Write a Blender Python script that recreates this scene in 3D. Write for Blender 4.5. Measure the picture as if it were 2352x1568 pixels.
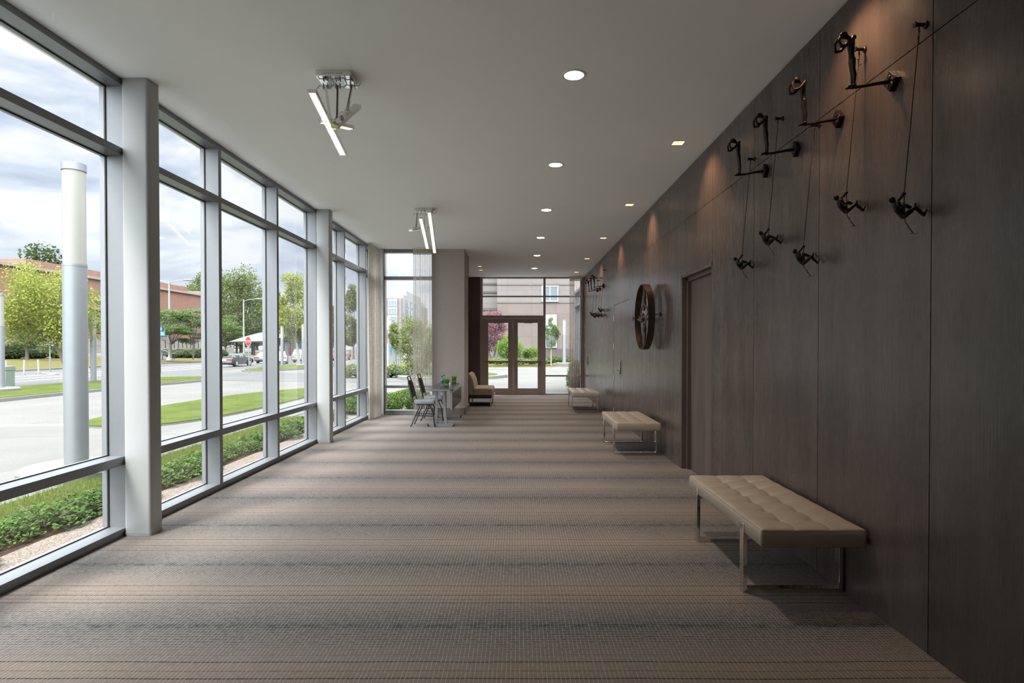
import bpy, math, random
from math import sin, cos, pi, radians, sqrt
from mathutils import Vector, Matrix
for o in list(bpy.data.objects): bpy.data.objects.remove(o)
S = bpy.context.scene
COL = S.collection
random.seed(7)

# ---------------------------------------------------------------- camera
F = 1330.0; TILT = radians(0.70); CH = 1.56
cd = bpy.data.cameras.new('camera'); cam = bpy.data.objects.new('camera', cd); COL.objects.link(cam)
cd.sensor_fit = 'HORIZONTAL'; cd.sensor_width = 36.0; cd.lens = F/2352*36
cd.shift_x = -15/2352; cd.shift_y = 26.2/2352; cd.clip_start = 0.05; cd.clip_end = 900
cam.location = (0, 0, CH); cam.rotation_euler = (radians(90)-TILT, 0, 0)
S.camera = cam
S.view_settings.view_transform = 'Standard'
S.view_settings.look = 'None'
S.view_settings.gamma = 1.0
S.view_settings.use_curve_mapping = False
S.view_settings.exposure = 3.4

# ---------------------------------------------------------------- sky (broken cloud) and soft sun
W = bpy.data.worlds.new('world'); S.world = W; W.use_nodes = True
def sky():
    nt = W.node_tree; N = nt.nodes; L = nt.links; N.clear()
    out = N.new('ShaderNodeOutputWorld'); bg = N.new('ShaderNodeBackground')
    tc = N.new('ShaderNodeTexCoord'); sep = N.new('ShaderNodeSeparateXYZ')
    L.new(tc.outputs['Generated'], sep.inputs[0])
    def M(op, a, b=None, c=None):
        n = N.new('ShaderNodeMath'); n.operation = op
        for i, v in enumerate((a, b, c)):
            if v is None: continue
            if isinstance(v, (int, float)): n.inputs[i].default_value = v
            else: L.new(v, n.inputs[i])
        return n.outputs[0]
    z = M('MAXIMUM', sep.outputs[2], 0.0)
    d = M('ADD', z, 0.16)
    comb = N.new('ShaderNodeCombineXYZ')
    L.new(M('DIVIDE', sep.outputs[0], d), comb.inputs[0]); L.new(M('DIVIDE', sep.outputs[1], d), comb.inputs[1])
    n1 = N.new('ShaderNodeTexNoise'); n1.inputs['Scale'].default_value = 1.7; n1.inputs['Detail'].default_value = 9
    n1.inputs['Roughness'].default_value = 0.57; n1.inputs['Distortion'].default_value = 0.25
    mp = N.new('ShaderNodeMapping'); mp.inputs['Location'].default_value = (3.1, 1.7, 0.4); mp.inputs['Scale'].default_value = (0.8, 1.0, 1)
    L.new(comb.outputs[0], mp.inputs[0]); L.new(mp.outputs[0], n1.inputs['Vector'])
    r = N.new('ShaderNodeValToRGB'); e = r.color_ramp.elements
    e[0].position = 0.36; e[0].color = (0.0353, 0.0464, 0.0680, 1); e[1].position = 0.55; e[1].color = (0.1074, 0.1094, 0.1139, 1)
    m = r.color_ramp.elements.new(0.45); m.color = (0.0620, 0.0731, 0.0918, 1)
    L.new(n1.outputs[0], r.inputs[0])
    hz = N.new('ShaderNodeMix'); hz.data_type = 'RGBA'
    f = N.new('ShaderNodeMapRange'); f.inputs[1].default_value = 0.0; f.inputs[2].default_value = 0.34; f.inputs[3].default_value = 0.8; f.inputs[4].default_value = 0.0
    L.new(sep.outputs[2], f.inputs[0]); L.new(f.outputs[0], hz.inputs[0])
    L.new(r.outputs[0], hz.inputs[6]); hz.inputs[7].default_value = (0.0967, 0.1028, 0.1109, 1)
        # boost added at the zenith and behind the camera, out of view, lighting the room
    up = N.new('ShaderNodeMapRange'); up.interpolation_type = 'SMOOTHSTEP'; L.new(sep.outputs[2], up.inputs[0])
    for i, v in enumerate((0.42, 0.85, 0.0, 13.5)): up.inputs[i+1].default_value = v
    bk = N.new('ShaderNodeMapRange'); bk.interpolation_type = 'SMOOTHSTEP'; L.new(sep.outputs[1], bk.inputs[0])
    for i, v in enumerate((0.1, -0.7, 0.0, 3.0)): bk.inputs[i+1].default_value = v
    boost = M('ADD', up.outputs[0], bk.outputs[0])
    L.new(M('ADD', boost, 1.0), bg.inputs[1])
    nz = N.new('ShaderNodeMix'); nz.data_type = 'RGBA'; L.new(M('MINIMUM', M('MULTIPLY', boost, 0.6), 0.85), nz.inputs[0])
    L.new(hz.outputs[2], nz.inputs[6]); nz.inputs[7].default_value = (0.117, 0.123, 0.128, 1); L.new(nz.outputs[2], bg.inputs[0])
    L.new(bg.outputs[0], out.inputs[0])
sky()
sd = bpy.data.lights.new('sun', 'SUN'); sd.energy = 0.5; sd.angle = radians(14); sd.color = (1, 0.96, 0.90)
sun = bpy.data.objects.new('sun', sd); COL.objects.link(sun); sun.location = (-20, -10, 30)
sun.rotation_euler = (radians(32), radians(-20), 0)

# ---------------------------------------------------------------- pixel -> world on a real plane
CT_, ST_ = cos(TILT), sin(TILT)
def ray(px, py):
    u = (px-1191)/F; v = (810.2-py)/F
    return Vector((u, CT_+v*ST_, -ST_+v*CT_))
def P(px, py, Y=None, X=None, Z=None):
    d = ray(px, py)
    t = (Y/d.y) if Y is not None else (X/d.x if X is not None else (Z-CH)/d.z)
    return Vector((d.x*t, d.y*t, CH+d.z*t))
GA, GB = -0.060, 0.016                      # outdoor ground falls gently away from the building
def gz(x): return GA+GB*min(x, 3.0)
def G(px, py):
    d = ray(px, py); t = (GA-CH)/(d.z-GB*d.x)
    return Vector((d.x*t, d.y*t, CH+d.z*t))

# ---------------------------------------------------------------- materials
MATS = {}
def nm(name):
    m = bpy.data.materials.new(name); m.use_nodes = True; MATS[name] = m
    return m, m.node_tree.nodes, m.node_tree.links, m.node_tree.nodes['Principled BSDF']
def mth(N, L, op, a, b=None, c=None, clamp=False):
    n = N.new('ShaderNodeMath'); n.operation = op; n.use_clamp = clamp
    for i, v in enumerate((a, b, c)):
        if v is None: continue
        if isinstance(v, (int, float)): n.inputs[i].default_value = v
        else: L.new(v, n.inputs[i])
    return n.outputs[0]
def mixc(N, L, f, a, b, mode='MIX'):
    n = N.new('ShaderNodeMix'); n.data_type = 'RGBA'; n.blend_type = mode
    for i, v in ((0, f), (6, a), (7, b)):
        if isinstance(v, (int, float)): n.inputs[i].default_value = v
        elif isinstance(v, tuple): n.inputs[i].default_value = (*v[:3], 1)
        else: L.new(v, n.inputs[i])
    return n.outputs[2]
def noise(N, L, vec, scale, detail=3, rough=0.5, sc=(1, 1, 1)):
    mp = N.new('ShaderNodeMapping'); mp.inputs['Scale'].default_value = sc; L.new(vec, mp.inputs[0])
    n = N.new('ShaderNodeTexNoise'); n.inputs['Scale'].default_value = scale; n.inputs['Detail'].default_value = detail
    n.inputs['Roughness'].default_value = rough; L.new(mp.outputs[0], n.inputs['Vector'])
    return n.outputs[0]
def rng(N, L, v, a, b, c=0.0, d=1.0):
    n = N.new('ShaderNodeMapRange')
    for i, x in enumerate((a, b, c, d)): n.inputs[i+1].default_value = x
    L.new(v, n.inputs[0]); return n.outputs[0]
def bump(N, L, h, strength, dist, B):
    n = N.new('ShaderNodeBump'); n.inputs['Strength'].default_value = strength; n.inputs['Distance'].default_value = dist
    L.new(h, n.inputs['Height']); L.new(n.outputs[0], B.inputs['Normal'])
def plain(name, col, rough=0.5, metal=0.0, var=0.08, scale=8.0, coat=0.0, bmp=0.0, spec=0.5, sc=(1, 1, 1)):
    m, N, L, B = nm(name)
    tc = N.new('ShaderNodeTexCoord')
    n = noise(N, L, tc.outputs['Object'], scale, 3, 0.5, sc)
    a = tuple(c*(1-var) for c in col); b = tuple(min(1, c*(1+var)) for c in col)
    L.new(mixc(N, L, n, a, b), B.inputs['Base Color'])
    B.inputs['Roughness'].default_value = rough; B.inputs['Metallic'].default_value = metal
    B.inputs['Coat Weight'].default_value = coat; B.inputs['Specular IOR Level'].default_value = spec
    if bmp: bump(N, L, n, bmp, 0.01, B)
    return m
def glassmat(name, tint=(0.985, 0.995, 0.99), refl=0.5, rough=0.0, lo=0.02):
    m, N, L, B = nm(name); N.remove(B)
    out = N['Material Output']
    tr = N.new('ShaderNodeBsdfTransparent'); tr.inputs[0].default_value = (*tint, 1)
    gl = N.new('ShaderNodeBsdfGlossy'); gl.inputs['Roughness'].default_value = rough
    lw = N.new('ShaderNodeFresnel'); lw.inputs[0].default_value = 1.45
    g = N.new('ShaderNodeNewGeometry')                    # reflect once, on the face the ray enters by
    f = mth(N, L, 'MULTIPLY', mth(N, L, 'MULTIPLY', lw.outputs[0], refl), mth(N, L, 'SUBTRACT', 1.0, g.outputs['Backfacing'])); f = mth(N, L, 'ADD', f, lo-0.02, clamp=True)
    mx = N.new('ShaderNodeMixShader'); L.new(f, mx.inputs[0]); L.new(tr.outputs[0], mx.inputs[1]); L.new(gl.outputs[0], mx.inputs[2])
    L.new(mx.outputs[0], out.inputs[0]); return m
def emis(name, col, s):
    m, N, L, B = nm(name)
    B.inputs['Base Color'].default_value = (*col, 1); B.inputs['Emission Color'].default_value = (*col, 1); B.inputs['Emission Strength'].default_value = s
    return m
KO = 0.205                                            # outdoor surfaces
def kk(c, k): return tuple(v*k for v in c)
def leafmat(name, dark, light, trans=0.35):
    g_ = lambda c: kk((c[0]*0.9+0.35*c[1]*0.2, c[1]*0.85, c[2]*0.9+0.06*c[1]), 0.32)
    if name != 'wheatgrass': dark, light = g_(dark), g_(light)
    m, N, L, B = nm(name); N.remove(B)
    out = N['Material Output']; g = N.new('ShaderNodeNewGeometry')
    tc = N.new('ShaderNodeTexCoord'); n = noise(N, L, tc.outputs['Object'], 0.9, 2)
    f = mth(N, L, 'MULTIPLY', g.outputs['Random Per Island'], 0.7); f = mth(N, L, 'ADD', f, mth(N, L, 'MULTIPLY', n, 0.3))
    c = mixc(N, L, f, dark, light)
    d = N.new('ShaderNodeBsdfDiffuse'); t = N.new('ShaderNodeBsdfTranslucent'); L.new(c, d.inputs[0]); L.new(c, t.inputs[0])
    mx = N.new('ShaderNodeMixShader'); mx.inputs[0].default_value = trans
    L.new(d.outputs[0], mx.inputs[1]); L.new(t.outputs[0], mx.inputs[2]); L.new(mx.outputs[0], out.inputs[0]); return m

def carpet():
    m, N, L, B = nm('carpet')
    tc = N.new('ShaderNodeTexCoord'); O = tc.outputs['Object']
    sep = N.new('ShaderNodeSeparateXYZ'); L.new(O, sep.inputs[0]); X, Y = sep.outputs[0], sep.outputs[1]
    wob = mth(N, L, 'MULTIPLY', mth(N, L, 'SUBTRACT', noise(N, L, O, 1.2, 2), 0.5), 0.03)
    Yw = mth(N, L, 'ADD', Y, wob)
    PER = 0.905
    p = mth(N, L, 'FRACT', mth(N, L, 'DIVIDE', mth(N, L, 'SUBTRACT', Yw, 3.21-PER*5), PER))
    dist = mth(N, L, 'MULTIPLY', mth(N, L, 'MINIMUM', p, mth(N, L, 'SUBTRACT', 1.0, p)), PER)   # metres from a band's centre
    soft = rng(N, L, dist, 0.30, 0.0)
    soft2 = mth(N, L, 'POWER', soft, 1.6)
    core = rng(N, L, dist, 0.045, 0.0)
    blot = noise(N, L, O, 26, 3, 0.6, (0.55, 1, 1))
    bl = rng(N, L, blot, 0.40, 0.62)
    # fine short-dash pin stripes every 26 mm
    q = mth(N, L, 'FRACT', mth(N, L, 'DIVIDE', Yw, 0.0265))
    tri = mth(N, L, 'ABSOLUTE', mth(N, L, 'SUBTRACT', q, 0.5))
    pin = rng(N, L, tri, 0.27, 0.14)
    dash = rng(N, L, noise(N, L, O, 30, 2, 0.6, (1.0, 1.6, 1)), 0.36, 0.55)
    pin = mth(N, L, 'MULTIPLY', mth(N, L, 'MULTIPLY', pin, dash), rng(N, L, dist, 0.31, 0.16))
    base = mixc(N, L, noise(N, L, O, 3.0, 4, 0.6), (0.176, 0.145, 0.129), (0.240, 0.203, 0.184))
    warm = mixc(N, L, rng(N, L, dist, 0.28, 0.45), base, mixc(N, L, 0.5, base, (0.27, 0.215, 0.165)))
    c = mixc(N, L, mth(N, L, 'MULTIPLY', soft2, 0.56), warm, (0.098, 0.108, 0.104))
    c = mixc(N, L, mth(N, L, 'MULTIPLY', pin, 0.7), c, (0.05, 0.055, 0.056))
    c = mixc(N, L, mth(N, L, 'MULTIPLY', mth(N, L, 'MULTIPLY', core, bl), 0.8), c, (0.032, 0.038, 0.038))
    # the single dark and rust yarns between the bands
    for off, w, col, k in ((0.285, 0.0045, (0.022, 0.018, 0.020), 0.95), (0.335, 0.004, (0.13, 0.060, 0.04), 0.75), (0.392, 0.0045, (0.022, 0.018, 0.020), 0.95),
                        (0.455, 0.004, (0.13, 0.060, 0.04), 0.75), (0.535, 0.0045, (0.022, 0.018, 0.020), 0.95), (0.60, 0.004, (0.11, 0.065, 0.05), 0.5)):
        dd = mth(N, L, 'ABSOLUTE', mth(N, L, 'SUBTRACT', mth(N, L, 'MULTIPLY', p, PER), off))
        l = rng(N, L, dd, w, w*0.55)
        l = mth(N, L, 'MULTIPLY', l, rng(N, L, noise(N, L, O, 45, 2, 0.6, (1, 3, 1)), 0.30, 0.44, 0.3, 1.0))
        c = mixc(N, L, mth(N, L, 'MULTIPLY', l, k), c, col)
    # pale warp threads running along the hall
    xw = mth(N, L, 'ADD', X, mth(N, L, 'MULTIPLY', noise(N, L, O, 2.5, 2, 0.5, (1, 0.3, 1)), 0.012))
    qx = mth(N, L, 'ABSOLUTE', mth(N, L, 'SUBTRACT', mth(N, L, 'FRACT', mth(N, L, 'DIVIDE', xw, 0.0215)), 0.5))
    warp = rng(N, L, qx, 0.10, 0.03)
    warp = mth(N, L, 'MULTIPLY', warp, rng(N, L, noise(N, L, O, 34, 2, 0.6, (1.6, 0.9, 1)), 0.36, 0.56))
    c = mixc(N, L, mth(N, L, 'MULTIPLY', warp, 0.55), c, (0.58, 0.52, 0.47))
    fz = noise(N, L, O, 420, 2, 0.6, (1, 0.5, 1))
    c = mixc(N, L, rng(N, L, fz, 0.3, 0.7, 0.0, 0.42), c, (0.05, 0.045, 0.042))
    L.new(c, B.inputs['Base Color']); B.inputs['Roughness'].default_value = 1.0; B.inputs['Specular IOR Level'].default_value = 0.0
    bump(N, L, fz, 0.35, 0.004, B)
def woodpanel(name, tint=1.0, rough=0.27, warm=0.0):
    m, N, L, B = nm(name)
    tc = N.new('ShaderNodeTexCoord'); O = tc.outputs['Object']
    sep = N.new('ShaderNodeSeparateXYZ'); L.new(O, sep.inputs[0])
    geo = N.new('ShaderNodeNewGeometry')
    cmb = N.new('ShaderNodeCombineXYZ'); L.new(mth(N, L, 'MULTIPLY', geo.outputs['Random Per Island'], 9.0), cmb.inputs[0]); L.new(sep.outputs[1], cmb.inputs[1]); L.new(sep.outputs[2], cmb.inputs[2])
    V = cmb.outputs[0]
    g1 = noise(N, L, V, 3.2, 3, 0.5, (1, 1.5, 0.22)); g2 = noise(N, L, V, 60, 3, 0.6, (1, 2.2, 0.035))
    plank = noise(N, L, V, 5, 1, 0.4, (1, 1.6, 0.0))
    k = (0.106*tint*(1+warm), 0.083*tint, 0.074*tint*(1-warm*0.5)); h = (0.215*tint*(1+warm), 0.162*tint, 0.144*tint*(1-warm*0.5))
    c = mixc(N, L, rng(N, L, g1, 0.3, 0.7), k, h)
    c = mixc(N, L, rng(N, L, g2, 0.35, 0.65, 0.0, 0.14), c, tuple(x*0.6 for x in k))
    c = mixc(N, L, rng(N, L, plank, 0.35, 0.65, 0.0, 0.35), c, (0.17*tint, 0.13*tint, 0.11*tint))
    # knots
    vo = N.new('ShaderNodeTexVoronoi'); vo.inputs['Scale'].default_value = 1.6
    mp = N.new('ShaderNodeMapping'); mp.inputs['Scale'].default_value = (1, 2.2, 0.8); L.new(V, mp.inputs[0]); L.new(mp.outputs[0], vo.inputs['Vector'])
    kn = rng(N, L, vo.outputs['Distance'], 0.085, 0.0, 0.0, 0.8)
    c = mixc(N, L, kn, c, (0.055*tint, 0.043*tint, 0.042*tint))
    L.new(c, B.inputs['Base Color'])
    L.new(rng(N, L, g2, 0.3, 0.7, rough*0.96, rough*1.06), B.inputs['Roughness'])
    B.inputs['Specular IOR Level'].default_value = 0.5
def wallcover():
    m, N, L, B = nm('wallcover')
    tc = N.new('ShaderNodeTexCoord'); O = tc.outputs['Object']
    a = noise(N, L, O, 190, 2, 0.6, (1, 1, 0.25)); b = noise(N, L, O, 190, 2, 0.6, (0.25, 0.25, 1.4))
    f = mth(N, L, 'MULTIPLY', mth(N, L, 'ADD', a, b), 0.5)
    L.new(mixc(N, L, rng(N, L, f, 0.35, 0.65), (0.32, 0.27, 0.245), (0.42, 0.36, 0.33)), B.inputs['Base Color'])
    B.inputs['Roughness'].default_value = 0.75; bump(N, L, f, 0.2, 0.002, B)
def weave(name, c1, c2, s=120.0, rough=0.9):
    m, N, L, B = nm(name)
    tc = N.new('ShaderNodeTexCoord'); O = tc.outputs['Object']
    a = noise(N, L, O, s, 2, 0.7, (1, 0.3, 0.3)); b = noise(N, L, O, s, 2, 0.7, (0.3, 1, 1))
    f = mth(N, L, 'MULTIPLY', mth(N, L, 'ADD', a, b), 0.5)
    L.new(mixc(N, L, rng(N, L, f, 0.40, 0.60), c1, c2), B.inputs['Base Color']); B.inputs['Roughness'].default_value = rough
    B.inputs['Specular IOR Level'].default_value = 0.2
    bump(N, L, f, 0.3, 0.003, B)
def sheer(name, col, alpha, hem=None):
    m, N, L, B = nm(name); N.remove(B); out = N['Material Output']
    tc = N.new('ShaderNodeTexCoord'); O = tc.outputs['Object']
    sep = N.new('ShaderNodeSeparateXYZ'); L.new(O, sep.inputs[0])
    a = noise(N, L, O, 40, 3, 0.7, (0.25, 0.25, 2.4))
    c = mixc(N, L, rng(N, L, a, 0.38, 0.62), tuple(x*0.86 for x in col), col)
    d = N.new('ShaderNodeBsdfDiffuse'); t = N.new('ShaderNodeBsdfTranslucent'); L.new(c, d.inputs[0]); L.new(c, t.inputs[0])
    mx = N.new('ShaderNodeMixShader'); mx.inputs[0].default_value = 0.5; L.new(d.outputs[0], mx.inputs[1]); L.new(t.outputs[0], mx.inputs[2])
    tr = N.new('ShaderNodeBsdfTransparent'); m2 = N.new('ShaderNodeMixShader')
    lw = N.new('ShaderNodeLayerWeight'); lw.inputs[0].default_value = 0.5
    fc = mth(N, L, 'SUBTRACT', 1.02, lw.outputs['Facing'])                # cloth seen edge-on has more threads in the way
    th = rng(N, L, a, 0.35, 0.65, 1-alpha*0.85, max(0.02, 1-alpha*1.12))
    al = mth(N, L, 'SUBTRACT', 1.0, mth(N, L, 'POWER', th, mth(N, L, 'DIVIDE', 1.0, fc)), clamp=True)
    L.new(al, m2.inputs[0]); L.new(tr.outputs[0], m2.inputs[1]); L.new(mx.outputs[0], m2.inputs[2])
    L.new(m2.outputs[0], out.inputs[0]); return m
def facade(name, c1, c2, cm, bw, bh, mortar, ax=(1, 2), off=0.5, rough=0.8):
    c1, c2, cm = kk(c1, KO), kk(c2, KO), kk(cm, KO)
    m, N, L, B = nm(name)
    tc = N.new('ShaderNodeTexCoord'); sep = N.new('ShaderNodeSeparateXYZ'); L.new(tc.outputs['Object'], sep.inputs[0])
    cmb = N.new('ShaderNodeCombineXYZ'); L.new(sep.outputs[ax[0]], cmb.inputs[0]); L.new(sep.outputs[ax[1]], cmb.inputs[1])
    b = N.new('ShaderNodeTexBrick'); L.new(cmb.outputs[0], b.inputs['Vector'])
    b.inputs['Color1'].default_value = (*c1, 1); b.inputs['Color2'].default_value = (*c2, 1); b.inputs['Mortar'].default_value = (*cm, 1)
    b.inputs['Scale'].default_value = 1; b.inputs['Brick Width'].default_value = bw; b.inputs['Row Height'].default_value = bh
    b.inputs['Mortar Size'].default_value = mortar; b.offset = off
    n = noise(N, L, tc.outputs['Object'], 1.2, 4, 0.6)
    L.new(mixc(N, L, rng(N, L, n, 0.3, 0.7, 0.0, 0.35), b.outputs[0], tuple(x*0.75 for x in c1)), B.inputs['Base Color'])
    B.inputs['Roughness'].default_value = rough
def groundmat(name, a, b, sc=1.0, fine=60.0, joints=None, bmp=0.2):
    a, b = kk(a, KO), kk(b, KO)
    m, N, L, B = nm(name)
    tc = N.new('ShaderNodeTexCoord'); O = tc.outputs['Object']
    c = mixc(N, L, rng(N, L, noise(N, L, O, sc, 5, 0.6), 0.3, 0.7), a, b)
    f = noise(N, L, O, fine, 3, 0.6)
    c = mixc(N, L, rng(N, L, f, 0.35, 0.65, 0.0, 0.3), c, tuple(x*0.6 for x in a))
    if joints:
        sep = N.new('ShaderNodeSeparateXYZ'); L.new(O, sep.inputs[0])
        for ax, per in joints:
            d = mth(N, L, 'ABSOLUTE', mth(N, L, 'SUBTRACT', mth(N, L, 'FRACT', mth(N, L, 'DIVIDE', sep.outputs[ax], per)), 0.5))
            c = mixc(N, L, rng(N, L, d, 0.03/per, 0.01/per, 0.0, 0.45), c, tuple(x*0.45 for x in a))
    D = N.new('ShaderNodeBsdfDiffuse'); L.new(c, D.inputs[0]); L.new(D.outputs[0], N['Material Output'].inputs[0]); N.remove(B)
    bump(N, L, f, bmp, 0.02, D)
def gravelmat():
    m, N, L, B = nm('gravel')
    tc = N.new('ShaderNodeTexCoord'); vo = N.new('ShaderNodeTexVoronoi'); vo.inputs['Scale'].default_value = 55; L.new(tc.outputs['Object'], vo.inputs['Vector'])
    sep = N.new('ShaderNodeSeparateColor'); L.new(vo.outputs['Color'], sep.inputs[0])
    c = mixc(N, L, sep.outputs[0], (0.07, 0.047, 0.033), (0.155, 0.12, 0.092))
    c = mixc(N, L, rng(N, L, vo.outputs['Distance'], 0.45, 0.8, 0.0, 0.7), c, (0.09, 0.06, 0.045))
    L.new(c, B.inputs['Base Color']); B.inputs['Roughness'].default_value = 0.85
    inv = mth(N, L, 'SUBTRACT', 1.0, vo.outputs['Distance']); bump(N, L, inv, 0.8, 0.02, B)

carpet(); woodpanel('wood_panel', 0.50); woodpanel('wood_door', 0.64, 0.5, 0.04); wallcover()
woodpanel('wood_dark', 0.52, 0.45, 0.15); gravelmat()
plain('ceiling_paint', (0.88, 0.885, 0.865), 0.9, var=0.015, scale=2)
plain('white_paint', (0.74, 0.74, 0.72), 0.45, var=0.02)
plain('column_paint', (0.37, 0.375, 0.37), 0.35, var=0.03, scale=3)
plain('aluminium', (0.205, 0.212, 0.222), 0.42, 0.5, var=0.03, scale=30)
plain('gasket', (0.015, 0.015, 0.016), 0.6)
plain('bronze_frame', (0.36, 0.295, 0.275), 0.42, 0.3, var=0.05)
plain('brass_bar', (0.36, 0.25, 0.17), 0.35, 0.9)
plain('chrome', (0.78, 0.77, 0.75), 0.07, 1.0, var=0.02)
plain('steel', (0.55, 0.56, 0.57), 0.3, 0.9)
plain('leather', (0.356, 0.292, 0.227), 0.33, var=0.08, scale=18, bmp=0.03)
plain('leather_thread', (0.25, 0.205, 0.16), 0.5)
plain('art_bronze', (0.022, 0.015, 0.012), 0.42, 0.55, var=0.45, scale=45, bmp=0.5)
plain('wheel_bronze', (0.045, 0.028, 0.018), 0.5, 0.5, var=0.3, scale=20, bmp=0.2)
plain('figure_bronze', (0.085, 0.058, 0.047), 0.5, 0.35, var=0.4, scale=40, bmp=0.4)
plain('rope', (0.075, 0.045, 0.03), 0.85, var=0.6, scale=160)
plain('table_black', (0.042, 0.040, 0.042), 0.25, var=0.1)
plain('table_grey', (0.30, 0.31, 0.33), 0.4, 0.4)
plain('black_plastic', (0.014, 0.014, 0.015), 0.45)
plain('chair_frame', (0.030, 0.029, 0.030), 0.4, 0.4)
weave('chair_back', (0.04, 0.033, 0.032), (0.13, 0.11, 0.105), 70)
weave('chair_seat', (0.12, 0.12, 0.13), (0.44, 0.44, 0.46), 160)
weave('settee_fabric', (0.25, 0.20, 0.15), (0.34, 0.28, 0.21), 300)
sheer('curtain_cloth', (0.56, 0.50, 0.43), 0.86)
sheer('curtain_sheer', (0.50, 0.44, 0.40), 0.40)
sheer('curtain_sheer_dark', (0.42, 0.33, 0.29), 0.42)
glassmat('glass', refl=1.3); glassmat('vase_glass', (0.93, 0.96, 0.94), 1.6); glassmat('bottle_plastic', (0.86, 0.93, 0.95), 2.0, 0.02)
plain('bottle_label', (0.012, 0.13, 0.22), 0.4); plain('bottle_cap', (0.008, 0.09, 0.06), 0.4)
plain('soil', (0.10, 0.055, 0.035), 0.95, var=0.5, scale=90); plain('roots', (0.52, 0.50, 0.33), 0.9, var=0.3, scale=90)
leafmat('wheatgrass', (0.10, 0.22, 0.015), (0.22, 0.42, 0.04))
plain('card_white', (0.8, 0.8, 0.78), 0.6); plain('baseboard_tan', (0.17, 0.135, 0.115), 0.6)
emis('lamp_bar', (1.0, 0.80, 0.52), 0.19); emis('lamp_round', (1.0, 0.90, 0.78), 0.4)
emis('lamp_square', (1.0, 0.72, 0.42), 0.14); plain('reflector', (0.80, 0.56, 0.36), 0.35, 0.3)
plain('led_white', (0.78, 0.78, 0.76), 0.4)
# outdoors
groundmat('concrete', (0.37, 0.357, 0.335), (0.45, 0.436, 0.413), 0.35, 40, ((0, 4.5), (1, 4.5)), 0.1)
groundmat('sidewalk', (0.41, 0.40, 0.375), (0.48, 0.47, 0.445), 0.6, 60, ((1, 1.5),), 0.1)
groundmat('asphalt', (0.31, 0.305, 0.30), (0.37, 0.365, 0.36), 0.25, 50)
groundmat('kerb', (0.55, 0.54, 0.51), (0.66, 0.65, 0.62), 1.5, 60)
groundmat('grass', (0.17, 0.23, 0.06), (0.30, 0.35, 0.11), 1.2, 90, None, 0.8)
groundmat('dry_grass', (0.27, 0.24, 0.10), (0.36, 0.34, 0.15), 1.2, 60, None, 0.6)
groundmat('mulch', (0.13, 0.085, 0.06), (0.22, 0.15, 0.11), 2, 90, None, 0.8)
plain('paint_white', (0.75, 0.75, 0.73), 0.7); plain('paint_yellow', (0.62, 0.47, 0.18), 0.7)
leafmat('grass_blade', (0.22, 0.38, 0.05), (0.46, 0.62, 0.13)); leafmat('shrub_leaf', (0.07, 0.19, 0.03), (0.27, 0.48, 0.10), 0.25)
leafmat('leaf_yellow', (0.24, 0.42, 0.04), (0.78, 0.92, 0.18)); leafmat('leaf_mid', (0.11, 0.22, 0.05), (0.42, 0.56, 0.17))
leafmat('leaf_dark', (0.05, 0.12, 0.03), (0.19, 0.29, 0.09)); leafmat('leaf_locust', (0.14, 0.32, 0.08), (0.40, 0.60, 0.18))
leafmat('leaf_birch', (0.15, 0.27, 0.04), (0.42, 0.52, 0.16)); leafmat('leaf_purple', (0.22, 0.085, 0.10), (0.66, 0.38, 0.40), 0.3); leafmat('leaf_bush', (0.12, 0.32, 0.03), (0.46, 0.80, 0.12))
plain('bark', (0.083, 0.064, 0.050), 0.9, var=0.3, scale=12, bmp=0.4); plain('bark_pale', (0.189, 0.166, 0.136), 0.9, var=0.25, scale=9, bmp=0.3)
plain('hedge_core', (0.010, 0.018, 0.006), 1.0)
facade('brick_red', (0.66, 0.25, 0.15), (0.84, 0.37, 0.24), (0.74, 0.52, 0.42), 0.42, 0.14, 0.02)
facade('stone_beige', (0.86, 0.74, 0.64), (0.94, 0.83, 0.73), (0.66, 0.57, 0.49), 1.6, 0.6, 0.02)
facade('stone_pink', (0.454, 0.359, 0.317), (0.515, 0.412, 0.367), (0.364, 0.279, 0.250), 2.6, 1.25, 0.035, (0, 2), 0.0)
facade('stone_pale', (0.484, 0.431, 0.409), (0.537, 0.488, 0.461), (0.393, 0.340, 0.317), 2.6, 1.25, 0.03, (0, 2), 0.0)
facade('stone_base', (0.257, 0.196, 0.193), (0.295, 0.227, 0.220), (0.196, 0.151, 0.151), 2.6, 0.9, 0.03, (0, 2), 0.0)
facade('stone_white', (0.80, 0.78, 0.76), (0.88, 0.86, 0.84), (0.70, 0.68, 0.66), 1.2, 0.6, 0.02, (0, 2))
facade('tile_pink', (0.60, 0.50, 0.46), (0.66, 0.56, 0.52), (0.52, 0.44, 0.40), 0.8, 0.5, 0.02, (0, 2), 0.0)
plain('window_dark', (0.050, 0.070, 0.086), 0.12, 0.0, coat=0.5); plain('window_blue', (0.099, 0.132, 0.153), 0.15)
plain('pole_metal', (0.189, 0.200, 0.212), 0.38, 0.5); plain('pole_white', (0.173, 0.177, 0.182), 0.4); plain('pole_lens', (0.189, 0.183, 0.162), 0.35, var=0.02)
plain('footing', (0.095, 0.090, 0.081), 0.9, var=0.15, scale=6, bmp=0.2)
plain('car_black', (0.02, 0.02, 0.022), 0.2, coat=1.0); plain('car_red', (0.22, 0.02, 0.03), 0.25, coat=1.0); plain('car_blue', (0.32, 0.44, 0.50), 0.3, coat=0.8)
plain('car_teal', (0.05, 0.09, 0.10), 0.25, coat=1.0); plain('tyre', (0.02, 0.02, 0.02), 0.8); plain('car_glass', (0.06, 0.08, 0.09), 0.08, coat=1.0)
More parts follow.
